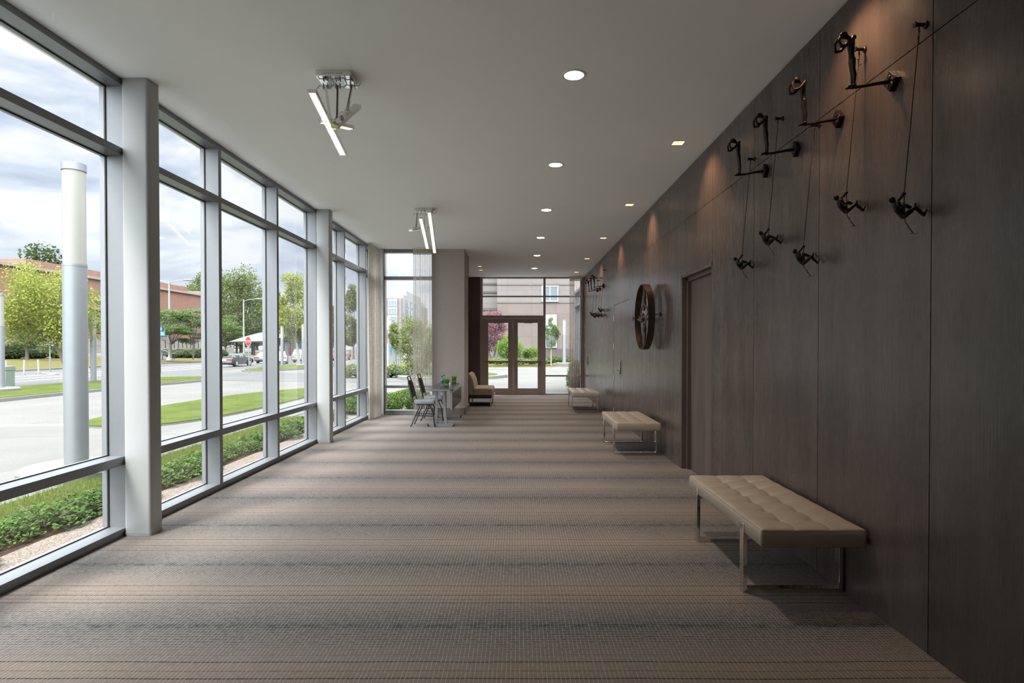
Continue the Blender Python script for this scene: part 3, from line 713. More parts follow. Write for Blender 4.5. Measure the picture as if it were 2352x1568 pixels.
# ================================================================ table, chairs, things on the table
tb = root('folding_table', 'narrow black training table with grey legs and a hanging modesty panel', 'table', (-1.535, 11.9, 0))
TX0, TX1, TY0, TY1 = -1.775, -1.305, 11.0, 12.83
part(MB().box(TX0, TX1, TY0, TY1, 0.70, 0.731), 'edge_band', 'table_grey', tb, True, bevel=0.004, label='light grey edge band')
part(MB().box(TX0+0.001, TX1-0.001, TY0+0.001, TY1-0.001, 0.7315, 0.739), 'tabletop', 'table_black', tb, True, bevel=0.003)
for y in (11.22, 12.60):
    for xb, xt in ((-1.60, -1.587), (-1.405, -1.448)):
        zs = [0.05+0.65*k/10 for k in range(11)]; cx_ = lambda z: xb+(xt-xb)*((z-0.05)/0.65)**0.6
        part(MB().prism([(cx_(z)-0.026, z) for z in zs]+[(cx_(z)+0.026, z) for z in zs[::-1]], y-0.018, y+0.018, 1), 'leg', 'table_grey', tb, True, bevel=0.002)
    part(MB().prism([(-1.712, 0.0), (-1.288, 0.0), (-1.252, 0.052), (-1.752, 0.052)], y-0.03, y+0.03, 1), 'foot', 'table_grey', tb, True, bevel=0.002)
    part(MB().prism([(-1.762, 0.0), (-1.714, 0.0), (-1.754, 0.056), (-1.762, 0.056)], y-0.032, y+0.032, 1), 'foot_cap', 'black_plastic', tb, True)
    part(MB().prism([(-1.242, 0.0), (-1.242, 0.056), (-1.250, 0.056), (-1.286, 0.0)], y-0.032, y+0.032, 1), 'foot_cap', 'black_plastic', tb, True)
    part(MB().box(-1.70, -1.38, y-0.02, y+0.02, 0.68, 0.70), 'bracket', 'black_plastic', tb, True)
part(MB().box(-1.300, -1.268, 11.06, 12.78, 0.335, 0.668), 'modesty_panel', 'table_grey', tb, True, bevel=0.003)
part(MB().box(-1.2678, -1.264, 11.068, 12.772, 0.342, 0.66), 'panel_face', 'table_black', tb, True)
for z in (0.40, 0.46, 0.53, 0.60, 0.65): part(MB().box(-1.325, -1.2995, 11.22, 11.27, z-0.008, z+0.008), 'panel_hinge', 'black_plastic', tb, True)
def banquet_chair(label, x, y):                 # faces +X ; origin under the seat centre
    r = root('banquet_chair', label, 'chair', (x, y, 0), 'banquet chairs at the folding table')
    for s in (-1, 1):
        part(MB().tube([(-0.235, s*0.20, 0.0), (-0.125, s*0.195, 0.26), (-0.06, s*0.185, 0.40)], 0.0115, 8), 'leg', 'chair_frame', r)
        part(MB().tube([(0.225, s*0.20, 0.0), (0.19, s*0.197, 0.27), (0.13, s*0.19, 0.405), (0.06, s*0.185, 0.425)], 0.0115, 8), 'leg', 'chair_frame', r)
    fr = MB()
    for s in (-1, 1):
        fr.tube([(0.20, s*0.19, 0.425), (-0.11, s*0.19, 0.425), (-0.165, s*0.19, 0.445), (-0.195, s*0.188, 0.50), (-0.245, s*0.175, 0.72), (-0.315, s*0.135, 0.955)], 0.0115, 8)
        fr.tube([(0.205, s*0.192, 0.20), (-0.145, s*0.192, 0.21)], 0.008, 8)
    fr.tube([(-0.315, -0.135, 0.955), (-0.318, 0, 0.958), (-0.315, 0.135, 0.955)], 0.0125, 8)
    fr.tube([(0.205, -0.19, 0.23), (0.205, 0.19, 0.23)], 0.008, 8).tube([(-0.14, -0.19, 0.235), (-0.14, 0.19, 0.235)], 0.008, 8)
    part(fr, 'frame', 'chair_frame', r, label='black tubular steel frame')
    st = MB(); n = 12; vs = []; fs = []
    for k, (z, sc) in enumerate(((0.433, 0.92), (0.44, 1.0), (0.475, 1.02), (0.498, 0.96), (0.510, 0.80), (0.516, 0.45))):
        for px_, py_ in rrect(-0.215*sc+0.02, 0.215*sc+0.02, -0.205*sc, 0.205*sc, 0.055*sc, 4): vs.append((px_, py_, z))
    m = len(vs)//6
    for k in range(5):
        for i in range(m): fs.append((k*m+i, k*m+(i+1) % m, (k+1)*m+(i+1) % m, (k+1)*m+i))
    fs.append(tuple(range(5*m, 6*m))); fs.append(tuple(range(m-1, -1, -1)))
    part(st.add(vs, fs), 'seat', 'chair_seat', r, label='grey tweed seat cushion', sharp=60)
    vs = []; fs = []; N = 14
    for j in range(N+1):
        t = j/N; z = 0.57+0.315*t; xc = -0.212-0.080*t-0.004*sin(pi*t); w = 0.186-0.045*t; th = 0.023*min(1, 5*min(t, 1-t)+0.35)
        rib = 0.0025*sin(t*pi*11)
        for px_, py_ in ((th, -w), (th+0.006+rib, -w*0.7), (th+0.009+rib, 0), (th+0.006+rib, w*0.7), (th, w), (-th, w), (-th-0.003+rib*0.5, 0), (-th, -w)): vs.append((xc+px_, py_, z))
    for j in range(N):
        for i in range(8): fs.append((j*8+i, j*8+(i+1) % 8, (j+1)*8+(i+1) % 8, (j+1)*8+i))
    fs.append(tuple(range(N*8, N*8+8))); fs.append(tuple(range(7, -1, -1)))
    part(MB().add(vs, fs), 'backrest', 'chair_back', r, label='dark brown ribbed upholstered back', sharp=60)
    for s in (-1, 1):
        for xx in (-0.235, 0.225): part(MB().lathe([(0.015, 0), (0.015, 0.018), (0.011, 0.022)], (xx, s*0.20, 0), 10), 'glide', 'black_plastic', r)
    return note(r)
c1 = banquet_chair('black framed banquet chair nearer the camera, at the near end of the table', -1.845, 11.375)
dup(c1, (-1.80, 12.26, 0), 'black framed banquet chair farther back, close to the sheer bay curtain')
def bottle(label, x, y):
    r = root('water_bottle', label, 'bottle', (x, y, 0.739), 'water bottles on the table')
    part(MB().lathe([(0.030, 0), (0.033, 0.006), (0.033, 0.06), (0.031, 0.068), (0.033, 0.076), (0.033, 0.135), (0.030, 0.155), (0.018, 0.188), (0.0135, 0.198), (0.0135, 0.205)], n=20), 'bottle_body', 'bottle_plastic', r)
    part(MB().lathe([(0.0335, 0.075), (0.034, 0.077), (0.034, 0.128), (0.0335, 0.13)], n=20), 'label_band', 'bottle_label', r, label='blue paper label')
    part(MB().lathe([(0.0155, 0.200), (0.016, 0.202), (0.0155, 0.222), (0.010, 0.224)], n=16), 'cap', 'bottle_cap', r, label='dark green screw cap')
    return note(r)
bo = bottle('clear water bottle with blue label, the nearer of the pair', -1.532, 11.58)
dup(bo, (-1.535, 11.93, 0.739), 'clear water bottle with green cap, half hidden behind the nearer one')
def planter(label, x, y, seed):
    rr = random.Random(seed)
    r = root('wheatgrass_planter', label, 'plant', (x, y, 0.739), 'wheatgrass planters on the table'); a = 0.046; h = 0.095
    v = MB()
    for q in ((-a, -a+0.003, -a, a), (a-0.003, a, -a, a), (-a, a, -a, -a+0.003), (-a, a, a-0.003, a)): v.box(*q, 0, h)
    v.box(-a, a, -a, a, 0, 0.003)
    part(v, 'glass_cube', 'vase_glass', r)
    part(MB().box(-a+0.005, a-0.005, -a+0.005, a-0.005, 0.004, 0.034), 'soil', 'soil', r)
    b = MB()
    for i in range(420):
        x0, y0 = rr.uniform(-a+0.007, a-0.007), rr.uniform(-a+0.007, a-0.007); t = rr.uniform(0, pi); dx, dy = cos(t)*0.0013, sin(t)*0.0013
        lx, ly = x0*0.45+rr.uniform(-0.012, 0.012), y0*0.45+rr.uniform(-0.012, 0.012); hh = 0.175*rr.uniform(0.85, 1.08)
        b.add([(x0-dx, y0-dy, 0.034), (x0+dx, y0+dy, 0.034), (x0+lx*0.4+dx, y0+ly*0.4+dy, hh*0.62), (x0+lx*0.4-dx, y0+ly*0.4-dy, hh*0.62), (x0+lx, y0+ly, hh)], [(0, 1, 2, 3), (3, 2, 4)])
    part(b, 'grass', 'wheatgrass', r, stuff=True)
    part(MB().box(-a+0.009, a-0.009, -a+0.009, a-0.009, 0.034, 0.075), 'stems', 'roots', r)
    return r
planter('bright green wheatgrass in a glass cube beside the bottles', -1.425, 11.50, 1)
planter('bright green wheatgrass in a glass cube at the far end of the table', -1.40, 12.58, 2)
single(MB().prism([(-0.035, 0), (0.035, 0), (0.003, 0.085), (-0.003, 0.085)], -0.003, 0.062, 1), 'tent_card', 'card_white', 'small white folded card standing on the black tabletop', 'card', (-1.372, 11.62, 0.739), rz=radians(78))
ol = root('wall_outlet', 'small pale outlet cover low on the papered pier behind the table', 'outlet', (-1.72, YBAY, 0.42))
part(MB().box(-1.755, -1.685, YBAY-0.006, YBAY, 0.36, 0.475), 'cover_plate', 'white_paint', ol, True, bevel=0.002)
part(MB().box(-1.735, -1.705, YBAY-0.008, YBAY-0.005, 0.42, 0.455).box(-1.735, -1.705, YBAY-0.008, YBAY-0.005, 0.378, 0.412), 'socket', 'sign_grey', ol, True)

# ================================================================ armless settee beside the doors
se = root('settee', 'armless tan fabric settee on a black plinth beside the glass doors', 'settee', (-1.0, 15.5, 0))
sx0, sx1, sy0, sy1 = -1.30, -0.70, 14.87, 16.15
m = MB().prism(rrect(sx0+0.11, sx1+0.03, 0.285, 0.465, 0.05, 5), sy0, sy1, 1); part(m, 'seat_cushion', 'settee_fabric', se, True, bevel=0.02)
bp = [(sx0+0.02, 0.285), (sx0+0.16, 0.285), (sx0+0.165, 0.48), (sx0+0.135, 0.66), (sx0+0.07, 0.80), (sx0+0.01, 0.845), (sx0-0.045, 0.835), (sx0-0.05, 0.80), (sx0-0.01, 0.5)]
part(MB().prism(bp, sy0, sy1, 1), 'backrest', 'settee_fabric', se, True, bevel=0.02)
part(MB().box(sx0-0.01, sx1+0.005, sy0+0.005, sy1-0.005, 0.205, 0.282), 'plinth', 'black_plastic', se, True, bevel=0.003, label='black base rail')
part(MB().box(sx1+0.006, sx1+0.06, sy0, sy1, 0.225, 0.262), 'front_rail', 'chrome', se, True, bevel=0.002)
for x in (sx0+0.01, sx1-0.03):
    for y in (sy0+0.03, sy1-0.05): part(MB().box(x, x+0.028, y, y+0.028, 0, 0.206), 'leg', 'chrome', se, True, bevel=0.002)

# ================================================================ ceiling lights
def round_light(label, y, x=0.447):
    r = root('round_downlight', label, 'ceiling light', (x, y, H), 'round recessed downlights')
    part(MB().lathe([(0.077, -0.001), (0.079, -0.006), (0.095, -0.005), (0.098, -0.0005)], n=40), 'trim_ring', 'white_paint', r)
    part(MB().lathe([(0.0001, -0.0022), (0.0765, -0.0022)], n=40), 'diffuser', 'lamp_round', r)
    l = bpy.data.lights.new('downlight_lamp', 'SPOT'); l.spot_size = radians(105); l.spot_blend = 1.0; l.shadow_soft_size = 0.16; l.energy = 26; l.color = (1, 0.90, 0.78)
    o = bpy.data.objects.new('downlight_lamp', l); COL.objects.link(o); o.parent = r; o.location = (0, 0, -0.02)
    return r
ords = ['first', 'second', 'third', 'fourth', 'fifth', 'sixth']
ys = [4.69, 7.0, 9.32, 11.7, 14.0, 16.3]
for i, y in enumerate(ys):
    round_light(['large looking round ceiling downlight, nearest of the row', 'round ceiling downlight, second from the camera', 'round ceiling downlight, third from the camera',
                 'round ceiling downlight, third from the end of the row', 'round ceiling downlight, second from the end of the row', 'round ceiling downlight nearest the glass doors'][i], y)
def square_light(label, x, y, s=0.072, power=7, wash=True):
    r = root('square_downlight', label, 'ceiling light', (x, y, H), 'square recessed downlights'); a = s-0.014
    t = MB()
    for q in ((-s, -a, -s, s), (a, s, -s, s), (-a, a, -s, -a), (-a, a, a, s)): t.box(*q, -0.004, 0.0)
    part(t, 'trim_ring', 'white_paint', r)
    part(MB().box(-a, a, -a, a, -0.0025, -0.0005), 'lens', 'lamp_square', r)
    l = bpy.data.lights.new('wallwash_lamp', 'SPOT'); l.energy = power*0.7; l.color = (1, 0.62, 0.36); l.spot_size = radians(96); l.spot_blend = 1.0; l.shadow_soft_size = 0.05
    o = bpy.data.objects.new('wallwash_lamp', l); COL.objects.link(o); o.parent = r; o.location = (0, 0, -0.03); o.rotation_euler = (0, radians(-30 if wash else 0), 0)
    return r
sy_ = [0.75, 3.50, 6.25, 8.98, 11.74, 14.5, 17.15]
sl = ['square downlight behind the camera by the wood wall', 'square downlight out of frame over the nearest bench', 'largest looking square recessed downlight near the wood wall', 'square recessed downlight by the wood wall, second in view',
      'square recessed downlight by the wood wall, third in view', 'square recessed downlight by the wood wall, fourth in view', 'square recessed downlight by the wood wall, closest to the brown curtain']
for y, t in zip(sy_, sl): square_light(t, 1.715, y)
square_light('small square downlight on the left ceiling, nearer of the pair before the doors', -1.06, 15.9, 0.06, 3, False)
square_light('small square downlight on the left ceiling, farther of the pair before the doors', -1.08, 16.7, 0.06, 3, False)

def light_bar(r, p, q, w=0.066, h=0.028, face=-1, roll=(0, 0, 1), emit=True):
    p = Vector(p); q = Vector(q); d = (q-p).normalized(); up = Vector(roll); x = d.cross(up).normalized(); u = x.cross(d).normalized()
    L = (q-p).length
    o = part(MB().obox((p+q)/2, x, d, u, w/2, L/2, h/2), 'light_bar', 'chrome', r, True, bevel=0.001)
    e = part(MB().obox((p+q)/2+u*face*(h/2+0.0012), x, d, u, w/2-0.010, L/2-0.012, 0.0012), 'lens', 'lamp_bar', r, True)
    off = o.location.copy(); e.parent = o
    return o
def joint(mb, c, s=1.0):
    c = Vector(c)
    for dx in (-0.017, 0.013): mb.box(c.x+dx*s, c.x+(dx+0.004)*s, c.y-0.016*s, c.y+0.016*s, c.z-0.03*s, c.z+0.012*s)
    mb.tube([c+Vector((-0.045*s, 0, -0.005)), c+Vector((0.045*s, 0, -0.012*s))], 0.0035*s, 6)
    mb.bar(c+Vector((-0.045*s, 0, 0)), c+Vector((-0.06*s, -0.02, -0.035*s)), 0.007*s, 0.005*s); mb.bar(c+Vector((0.045*s, 0, -0.01)), c+Vector((0.058*s, 0.02, 0.02*s)), 0.007*s, 0.005*s)
def canopy(r, x0, x1, y0, y1):
    part(MB().box(x0, x1, y0, y1, H-0.046, H-0.0005), 'canopy', 'chrome', r, True, bevel=0.0015, label='mirror polished ceiling canopy')
    s = MB(); n = 11
    for k in range(n): x = x0+0.06+(x1-x0-0.13)*k/(n-1); s.box(x-0.003, x+0.003, y0-0.0012, y0+0.001, H-0.029, H-0.023)
    part(s, 'vent_slot', 'black_plastic', r, True)
L1 = root('chrome_light_fixture', 'chrome ceiling light with crossed glowing bars, nearest the camera', 'ceiling light', (-1.47, 4.7, H), 'articulated chrome bar lights')
canopy(L1, -1.607, -1.328, 4.605, 4.83)
z1_, z2_ = P(716, 208, Y=4.30), P(788, 354, Y=5.12)
light_bar(L1, z1_, z2_)
n2, f2 = P(768, 291, Y=4.62), P(822, 243, Y=4.88); light_bar(L1, n2, f2, 0.064, 0.03, -1, roll=(0, -0.8, 0.6))
n3, f3 = P(739, 277, Y=4.62), P(806, 293, Y=5.0); light_bar(L1, n3, f3, 0.066, 0.03, -1, roll=(0, 0, 1))
for i, ((ax, ay), (bx, by, bY)) in enumerate((((748, 196), (760, 280, 4.75)), ((776.5, 196), (775, 272, 4.78)), ((810, 194), (797, 256, 4.80)))):
    a = P(ax, ay, Y=4.72); b = P(bx, by, Y=bY)
    ar = part(MB().bar(a, b, 0.014, 0.026, up=(0, 1, 0)), 'arm', 'chrome', L1, True)
    jm = MB(); joint(jm, a, 1.1); part(jm, 'arm_joint', 'steel', L1, True); jm = MB(); joint(jm, b, 0.9); part(jm, 'arm_joint', 'steel', L1, True)
L2 = root('chrome_light_fixture', 'chrome ceiling light with two near parallel glowing bars, farther down the hall', 'ceiling light', (-1.5, 9.3, H), 'articulated chrome bar lights')
canopy(L2, -1.646, -1.363, 9.16, 9.38)
light_bar(L2, P(966, 500, Y=8.95), P(982, 570, Y=9.75)); light_bar(L2, P(986, 486, Y=8.75), P(998.5, 580, Y=9.75))
light_bar(L2, P(943, 528.5, Y=9.15), P(970, 524, Y=9.55), 0.066, 0.028, -1)
for (ax, ay), (bx, by, bY) in (((959, 489), (956, 522, 9.3)), ((975, 489), (975, 530, 9.4)), ((993, 489), (990, 520, 9.35))):
    a = P(ax, ay, Y=9.27); b = P(bx, by, Y=bY)
    part(MB().bar(a, b, 0.014, 0.026, up=(0, 1, 0)), 'arm', 'chrome', L2, True)
    jm = MB(); joint(jm, a, 1.1); part(jm, 'arm_joint', 'steel', L2, True); jm = MB(); joint(jm, b, 0.9); part(jm, 'arm_joint', 'steel', L2, True)

# ================================================================ wall sculptures
def lookout(label, y, z):
    r = root('lookout_sculpture', label, 'sculpture', (XR, y, z), 'bronze lookout figures on wall brackets')
    pl = MB(); pl.prism([(0, 0.058), (0.052, 0.0), (0, -0.058), (-0.052, 0.0)], -0.034, 0.0, 0)
    for k in range(7): pl.ball((-0.034, random.uniform(-0.03, 0.03), random.uniform(-0.03, 0.03)), 0.012, 7, 5, (0.6, 1, 1))
    part(pl, 'wall_block', 'art_bronze', r, bevel=0.003)
    part(MB().tube([(-0.02, 0, 0), (-0.10, 0, -0.012), (-0.17, 0, -0.026), (-0.245, 0, -0.036)], [0.013, 0.0095, 0.008, 0.008], 10), 'bracket_arm', 'art_bronze', r)
    f = MB(); bz = -0.030; bx = -0.232
    def q(x, y_, z_): return (bx+x, y_, bz+z_)
    for s in (-1, 1):
        limb(f, [q(0, s*0.011, 0.012), q(0.003, s*0.011, 0.062), q(-0.003, s*0.010, 0.095), q(-0.006, s*0.011, 0.145)], [0.0075, 0.0105, 0.010, 0.014])
        limb(f, [q(0.004, s*0.012, 0.004), q(-0.030, s*0.014, -0.004)], [0.008, 0.006])
        limb(f, [q(-0.010, s*0.028, 0.258), q(-0.050, s*0.036, 0.212), q(-0.082, s*0.030, 0.204)], [0.0105, 0.0085, 0.008])
        limb(f, [q(-0.082, s*0.030, 0.204), q(-0.090, s*0.020, 0.240), q(-0.078, s*0.010, 0.262)], [0.008, 0.0075, 0.008])
    limb(f, [q(-0.006, 0, 0.145), q(-0.010, 0, 0.18), q(-0.012, 0, 0.215), q(-0.012, 0, 0.25)], [0.017, 0.015, 0.019, 0.020], 12)
    limb(f, [q(-0.010, -0.022, 0.258), q(-0.010, 0.022, 0.258)], [0.014, 0.014])
    limb(f, [q(-0.020, 0, 0.262), q(-0.044, 0, 0.276)], [0.011, 0.013])
    f.ball(q(-0.052, 0, 0.280), 0.0195, 14, 10, (1.15, 0.9, 1.0)); f.ball(q(-0.074, 0, 0.272), 0.006, 8, 6)
    body(f, 'figure', 'art_bronze', r, 0.0032, 1)
    return note(r)
KL = 'bronze lookout figure on a wall bracket, '
lk = lookout(KL+'nearest and largest, below the ceiling', 3.20, 3.013)
for y, t in ((3.74, 'second from the camera'), (4.31, 'third of the near four'), (4.84, 'last of the near group, left of the others'), (14.06, 'nearest of the far three'), (14.64, 'middle one of the far three'), (15.13, 'farthest, beside the brown curtain')):
    dup(lk, (XR, y, 3.016), KL+t)
def climber(label, y, zh, zk):
    """zh = height of the hand on the rope, zk = height of the wall knob"""
    r = root('climber_sculpture', label, 'sculpture', (XR, y, zh), 'bronze climbers hanging on ropes')
    R_ = CLB
    if R_ is None:
        f = MB()
        limb(f, [(-0.106, 0, 0.004), (-0.118, 0.004, -0.018), (-0.132, 0.010, -0.034), (-0.143, 0.016, -0.050)], [0.0075, 0.0065, 0.0075, 0.010])
        f.ball((-0.106, 0, 0.0), 0.010, 10, 8)
        limb(f, [(-0.146, -0.016, -0.056), (-0.132, -0.024, -0.074), (-0.112, -0.012, -0.066), (-0.104, -0.002, -0.056)], [0.010, 0.008, 0.0065, 0.0075])
        limb(f, [(-0.148, 0, -0.052), (-0.140, 0, -0.078), (-0.122, 0, -0.100), (-0.108, 0, -0.110)], [0.018, 0.0175, 0.0165, 0.018], 12)
        limb(f, [(-0.145, -0.015, -0.052), (-0.145, 0.015, -0.052)], [0.012, 0.012])
        limb(f, [(-0.150, 0, -0.048), (-0.162, 0, -0.038)], [0.0095, 0.010])
        f.ball((-0.168, 0, -0.031), 0.0155, 14, 10, (1.05, 0.85, 1.05)); f.ball((-0.154, 0, -0.024), 0.005, 8, 6)
        limb(f, [(-0.108, 0.012, -0.108), (-0.092, 0.034, -0.055), (-0.088, 0.040, -0.044), (-0.050, 0.050, -0.054), (-0.018, 0.056, -0.064)], [0.0135, 0.0120, 0.011, 0.0095, 0.0075])
        limb(f, [(-0.016, 0.056, -0.064), (-0.009, 0.057, -0.036)], [0.0085, 0.006])
        limb(f, [(-0.108, -0.012, -0.112), (-0.082, -0.020, -0.090), (-0.066, -0.024, -0.074), (-0.044, -0.024, -0.094), (-0.022, -0.024, -0.112)], [0.0135, 0.0125, 0.011, 0.0095, 0.0075])
        limb(f, [(-0.022, -0.024, -0.113), (-0.008, -0.024, -0.088)], [0.0085, 0.006])
        body(f, 'figure', 'art_bronze', r, 0.0026, 1)
    else:
        c = R_.copy(); COL.objects.link(c); c.parent = r
    dz = zk-zh
    part(MB().lathe([(0.014, -0.062), (0.016, -0.058), (0.010, -0.050), (0.009, -0.012), (0.017, -0.008), (0.019, 0.0)], (0, 0, dz), 16, axis=0), 'wall_knob', 'art_bronze', r)
    rp = MB(); top = Vector((-0.040, 0, dz-0.075)); hand = Vector((-0.106, 0, 0.0)); n = max(30, int((top-hand).length/0.012))
    pts = [top.lerp(hand, i/n) for i in range(n+1)]
    rp.tube(pts, [0.0036 if i % 2 else 0.0026 for i in range(n+1)], 6)
    for s in (-1, 1): rp.tube([(-0.034, s*0.004, dz+0.004), (-0.037+s*0.008, s*0.007, dz-0.03), (-0.038, s*0.004, dz-0.06), tuple(top)], 0.0028, 6)
    for k in range(4): rp.ball((-0.040, 0, dz-0.060-0.012*k), 0.0068-0.0004*k, 8, 6, (1, 1, 0.75))
    rp.tube([(-0.040, 0, dz-0.098), (-0.022, -0.006, dz-0.088)], 0.0022, 5)
    rp.tube([tuple(hand), (-0.107, -0.004, -0.05), (-0.111, -0.014, -0.095), (-0.111, -0.012, -0.122), (-0.104, -0.008, -0.142), (-0.082, 0, -0.168), (-0.056, 0.002, -0.200)], 0.0026, 6)
    rp.tube([(-0.078, -0.002, -0.203), (-0.062, 0, -0.200), (-0.050, 0.002, -0.202), (-0.032, 0.006, -0.199)], 0.0013, 5)
    part(rp, 'rope', 'rope', r, label='twisted brown rope')
    return r
CLB = None
KC = 'bronze climber on a wall rope, '
r = climber(KC+'nearest and rightmost', 2.96, 2.334, 3.189)
CLB = [c for c in bpy.data.objects if c.parent == r and c.name.startswith('figure')][0]
for y, zh, zk, t in ((3.48, 2.478, 3.33, 'second from the right'), (4.00, 2.243, 3.076, 'over a panel joint, lower than its neighbours'), (4.56, 2.475, 3.34, 'fourth from the right, the highest left one'), (5.10, 2.354, 3.197, 'leftmost of the near five'),
                     (13.80, 2.483, 3.36, 'right one of the far group, apart from the rest'), (14.30, 2.388, 3.23, 'far group, lowest and rightmost of the tangle'), (14.87, 2.398, 3.233, 'far group, in the middle of the tangle'), (15.38, 2.473, 3.364, 'far group, closest to the brown curtain')):
    climber(KC+t, y, zh, zk)
# wheel with three acrobats
WY, WZ, WX = 8.94, 2.005, 1.94
wh = root('wheel_sculpture', 'large dark bronze ring with three acrobat figures inside, on the wood wall', 'sculpture', (WX, WY, WZ))
part(MB().lathe([(0.503, -0.05), (0.503, 0.05), (0.490, 0.05), (0.490, -0.05), (0.503, -0.05)], n=72, axis=0, cap=False), 'ring', 'wheel_bronze', wh, bevel=0.001)
part(MB().tube([(0.045, -0.50, 0.015), (XR-WX-0.004, -0.50, 0.015)], 0.006, 8).lathe([(0.036, XR-WX-0.009), (0.036, XR-WX-0.001)], (0, -0.50, 0.015), 20, axis=0), 'wall_bracket', 'art_bronze', wh)
part(MB().tube([(-0.075, 0.50, 0.0), (XR-WX-0.004, 0.50, 0.0)], 0.006, 8).lathe([(0.034, -0.080), (0.034, -0.074)], (0, 0.50, 0.0), 20, axis=0).lathe([(0.036, XR-WX-0.009), (0.036, XR-WX-0.001)], (0, 0.50, 0), 20, axis=0), 'wall_bracket', 'art_bronze', wh)
f = MB()                                            # upper figure hangs head down
for s in (-1, 1):
    limb(f, [(0, s*0.022, 0.478), (0, s*0.024, 0.42), (0.004, s*0.026, 0.37), (0, s*0.024, 0.30)], [0.011, 0.017, 0.018, 0.026])
    limb(f, [(0, s*0.02, 0.485), (-0.03, s*0.03, 0.480)], [0.012, 0.009])
    limb(f, [(0, s*0.055, 0.178), (-0.015*s, s*0.155, 0.12), (-0.02*s, s*0.17, 0.06), (-0.01*s, s*0.13, 0.015)], [0.018, 0.0145, 0.013, 0.012])
limb(f, [(0, 0, 0.30), (0, 0, 0.26), (0, 0, 0.22), (0, 0, 0.185)], [0.034, 0.029, 0.036, 0.036], 12); limb(f, [(0, -0.045, 0.185), (0, 0.045, 0.185)], [0.024, 0.024]); limb(f, [(0, 0, 0.17), (0, 0, 0.15)], [0.015, 0.015]); f.ball((-0.005, 0, 0.128), 0.030, 14, 10, (0.9, 0.85, 1.1))
body(f, 'acrobat', 'figure_bronze', wh, 0.006, 1, label='upper acrobat figure hanging head down')
f = MB()                                            # middle figure lies across
for s in (-1, 1):
    limb(f, [(s*0.012, 0.47, 0.03*s+0.01), (s*0.012, 0.40, 0.0+0.02*s), (s*0.015, 0.32, -0.035), (s*0.016, 0.22, -0.045)], [0.011, 0.016, 0.018, 0.024])
    limb(f, [(s*0.02, 0.06, -0.02), (s*0.02-0.03, -0.04, 0.015*s-0.005), (s*0.02-0.01, -0.17, -0.03-0.02*s), (s*0.02, -0.27, -0.05)], [0.018, 0.0155, 0.013, 0.011])
limb(f, [(0, 0.22, -0.045), (0, 0.16, -0.04), (0, 0.10, -0.03), (0, 0.06, -0.02)], [0.034, 0.030, 0.036, 0.034], 12); f.ball((-0.01, 0.06, 0.035), 0.029, 14, 10, (0.9, 0.85, 1.1)); limb(f, [(0, 0.06, -0.01), (-0.006, 0.06, 0.02)], [0.016, 0.014])
body(f, 'acrobat', 'figure_bronze', wh, 0.006, 1, label='middle acrobat figure lying across the ring')
f = MB()                                            # lower figure stands
for s in (-1, 1):
    limb(f, [(0, s*0.020, -0.475), (0, s*0.026, -0.41), (-0.004, s*0.040, -0.35), (0, s*0.028, -0.27)], [0.011, 0.018, 0.019, 0.027])
    limb(f, [(0, s*0.02, -0.482), (-0.035, s*0.03, -0.480)], [0.012, 0.009])
    limb(f, [(0, s*0.055, -0.165), (0.012*s, s*0.135, -0.12), (0.012*s, s*0.145, -0.06), (0.01*s, s*0.10, -0.02)], [0.018, 0.0145, 0.013, 0.012])
limb(f, [(0, 0, -0.27), (0, 0, -0.235), (0, 0, -0.20), (0, 0, -0.17)], [0.034, 0.029, 0.037, 0.036], 12); limb(f, [(0, -0.045, -0.168), (0, 0.045, -0.168)], [0.024, 0.024]); limb(f, [(0, 0, -0.155), (0, 0, -0.13)], [0.015, 0.015]); f.ball((-0.005, 0, -0.112), 0.030, 14, 10, (0.9, 0.85, 1.1))
body(f, 'acrobat', 'figure_bronze', wh, 0.006, 1, label='lower acrobat figure standing with raised arms')
# ================================================================ outdoors: ground
def slab(name, pts, dz, th, mat, parent=None):
    n = len(pts); m = MB()
    vs = [(x, y, gz(x)+dz) for x, y in pts]+[(x, y, gz(x)+dz-th) for x, y in pts]
    m.add(vs, [tuple(range(n)), tuple(range(2*n-1, n-1, -1))]+[(i, n+i, n+(i+1) % n, (i+1) % n) for i in range(n)])
    return struct(m, name, mat, parent=parent)
gx0 = -46.0
gm = MB()
for q in (((gx0, -25), (3, -25), (3, 220), (gx0, 220)), ((3, -25), (60, -25), (60, 220), (3, 220))):
    gm.add([(x, y, gz(x)) for x, y in q], [(0, 1, 2, 3)])
gm.add([(-320, -25, 0.0), (-56, -25, 0.0), (-56, 320, 0.0), (-320, 320, 0.0)], [(0, 1, 2, 3)])
gm.add([(-56, -25, 0.0), (gx0, -25, gz(gx0)), (gx0, 320, gz(gx0)), (-56, 320, 0)], [(0, 1, 2, 3)])
gm.add([(gx0, 220, gz(gx0)), (3, 220, gz(3)), (60, 220, gz(3)), (60, 420, 0.2), (gx0, 420, 0.2)], [(0, 1, 2, 3, 4)])
struct(gm, 'ground_concrete', 'concrete')
slab('gravel_strip', [(-4.05, -3), (XG-0.03, -3), (XG-0.03, 13.6), (-4.05, 13.6)], 0.035, 0.1, 'gravel')
slab('planting_bed', [(-4.62, -3), (-4.05, -3), (-4.05, 13.6), (-4.62, 13.6)], 0.03, 0.1, 'mulch')
slab('lawn_strip', [(-5.42, -3), (-4.62, -3), (-4.62, 13.6), (-5.42, 13.6)], 0.04, 0.1, 'grass')
slab('sidewalk', [(-7.0, -6), (-5.42, -6), (-5.42, 24), (-7.0, 24)], 0.012, 0.1, 'sidewalk')
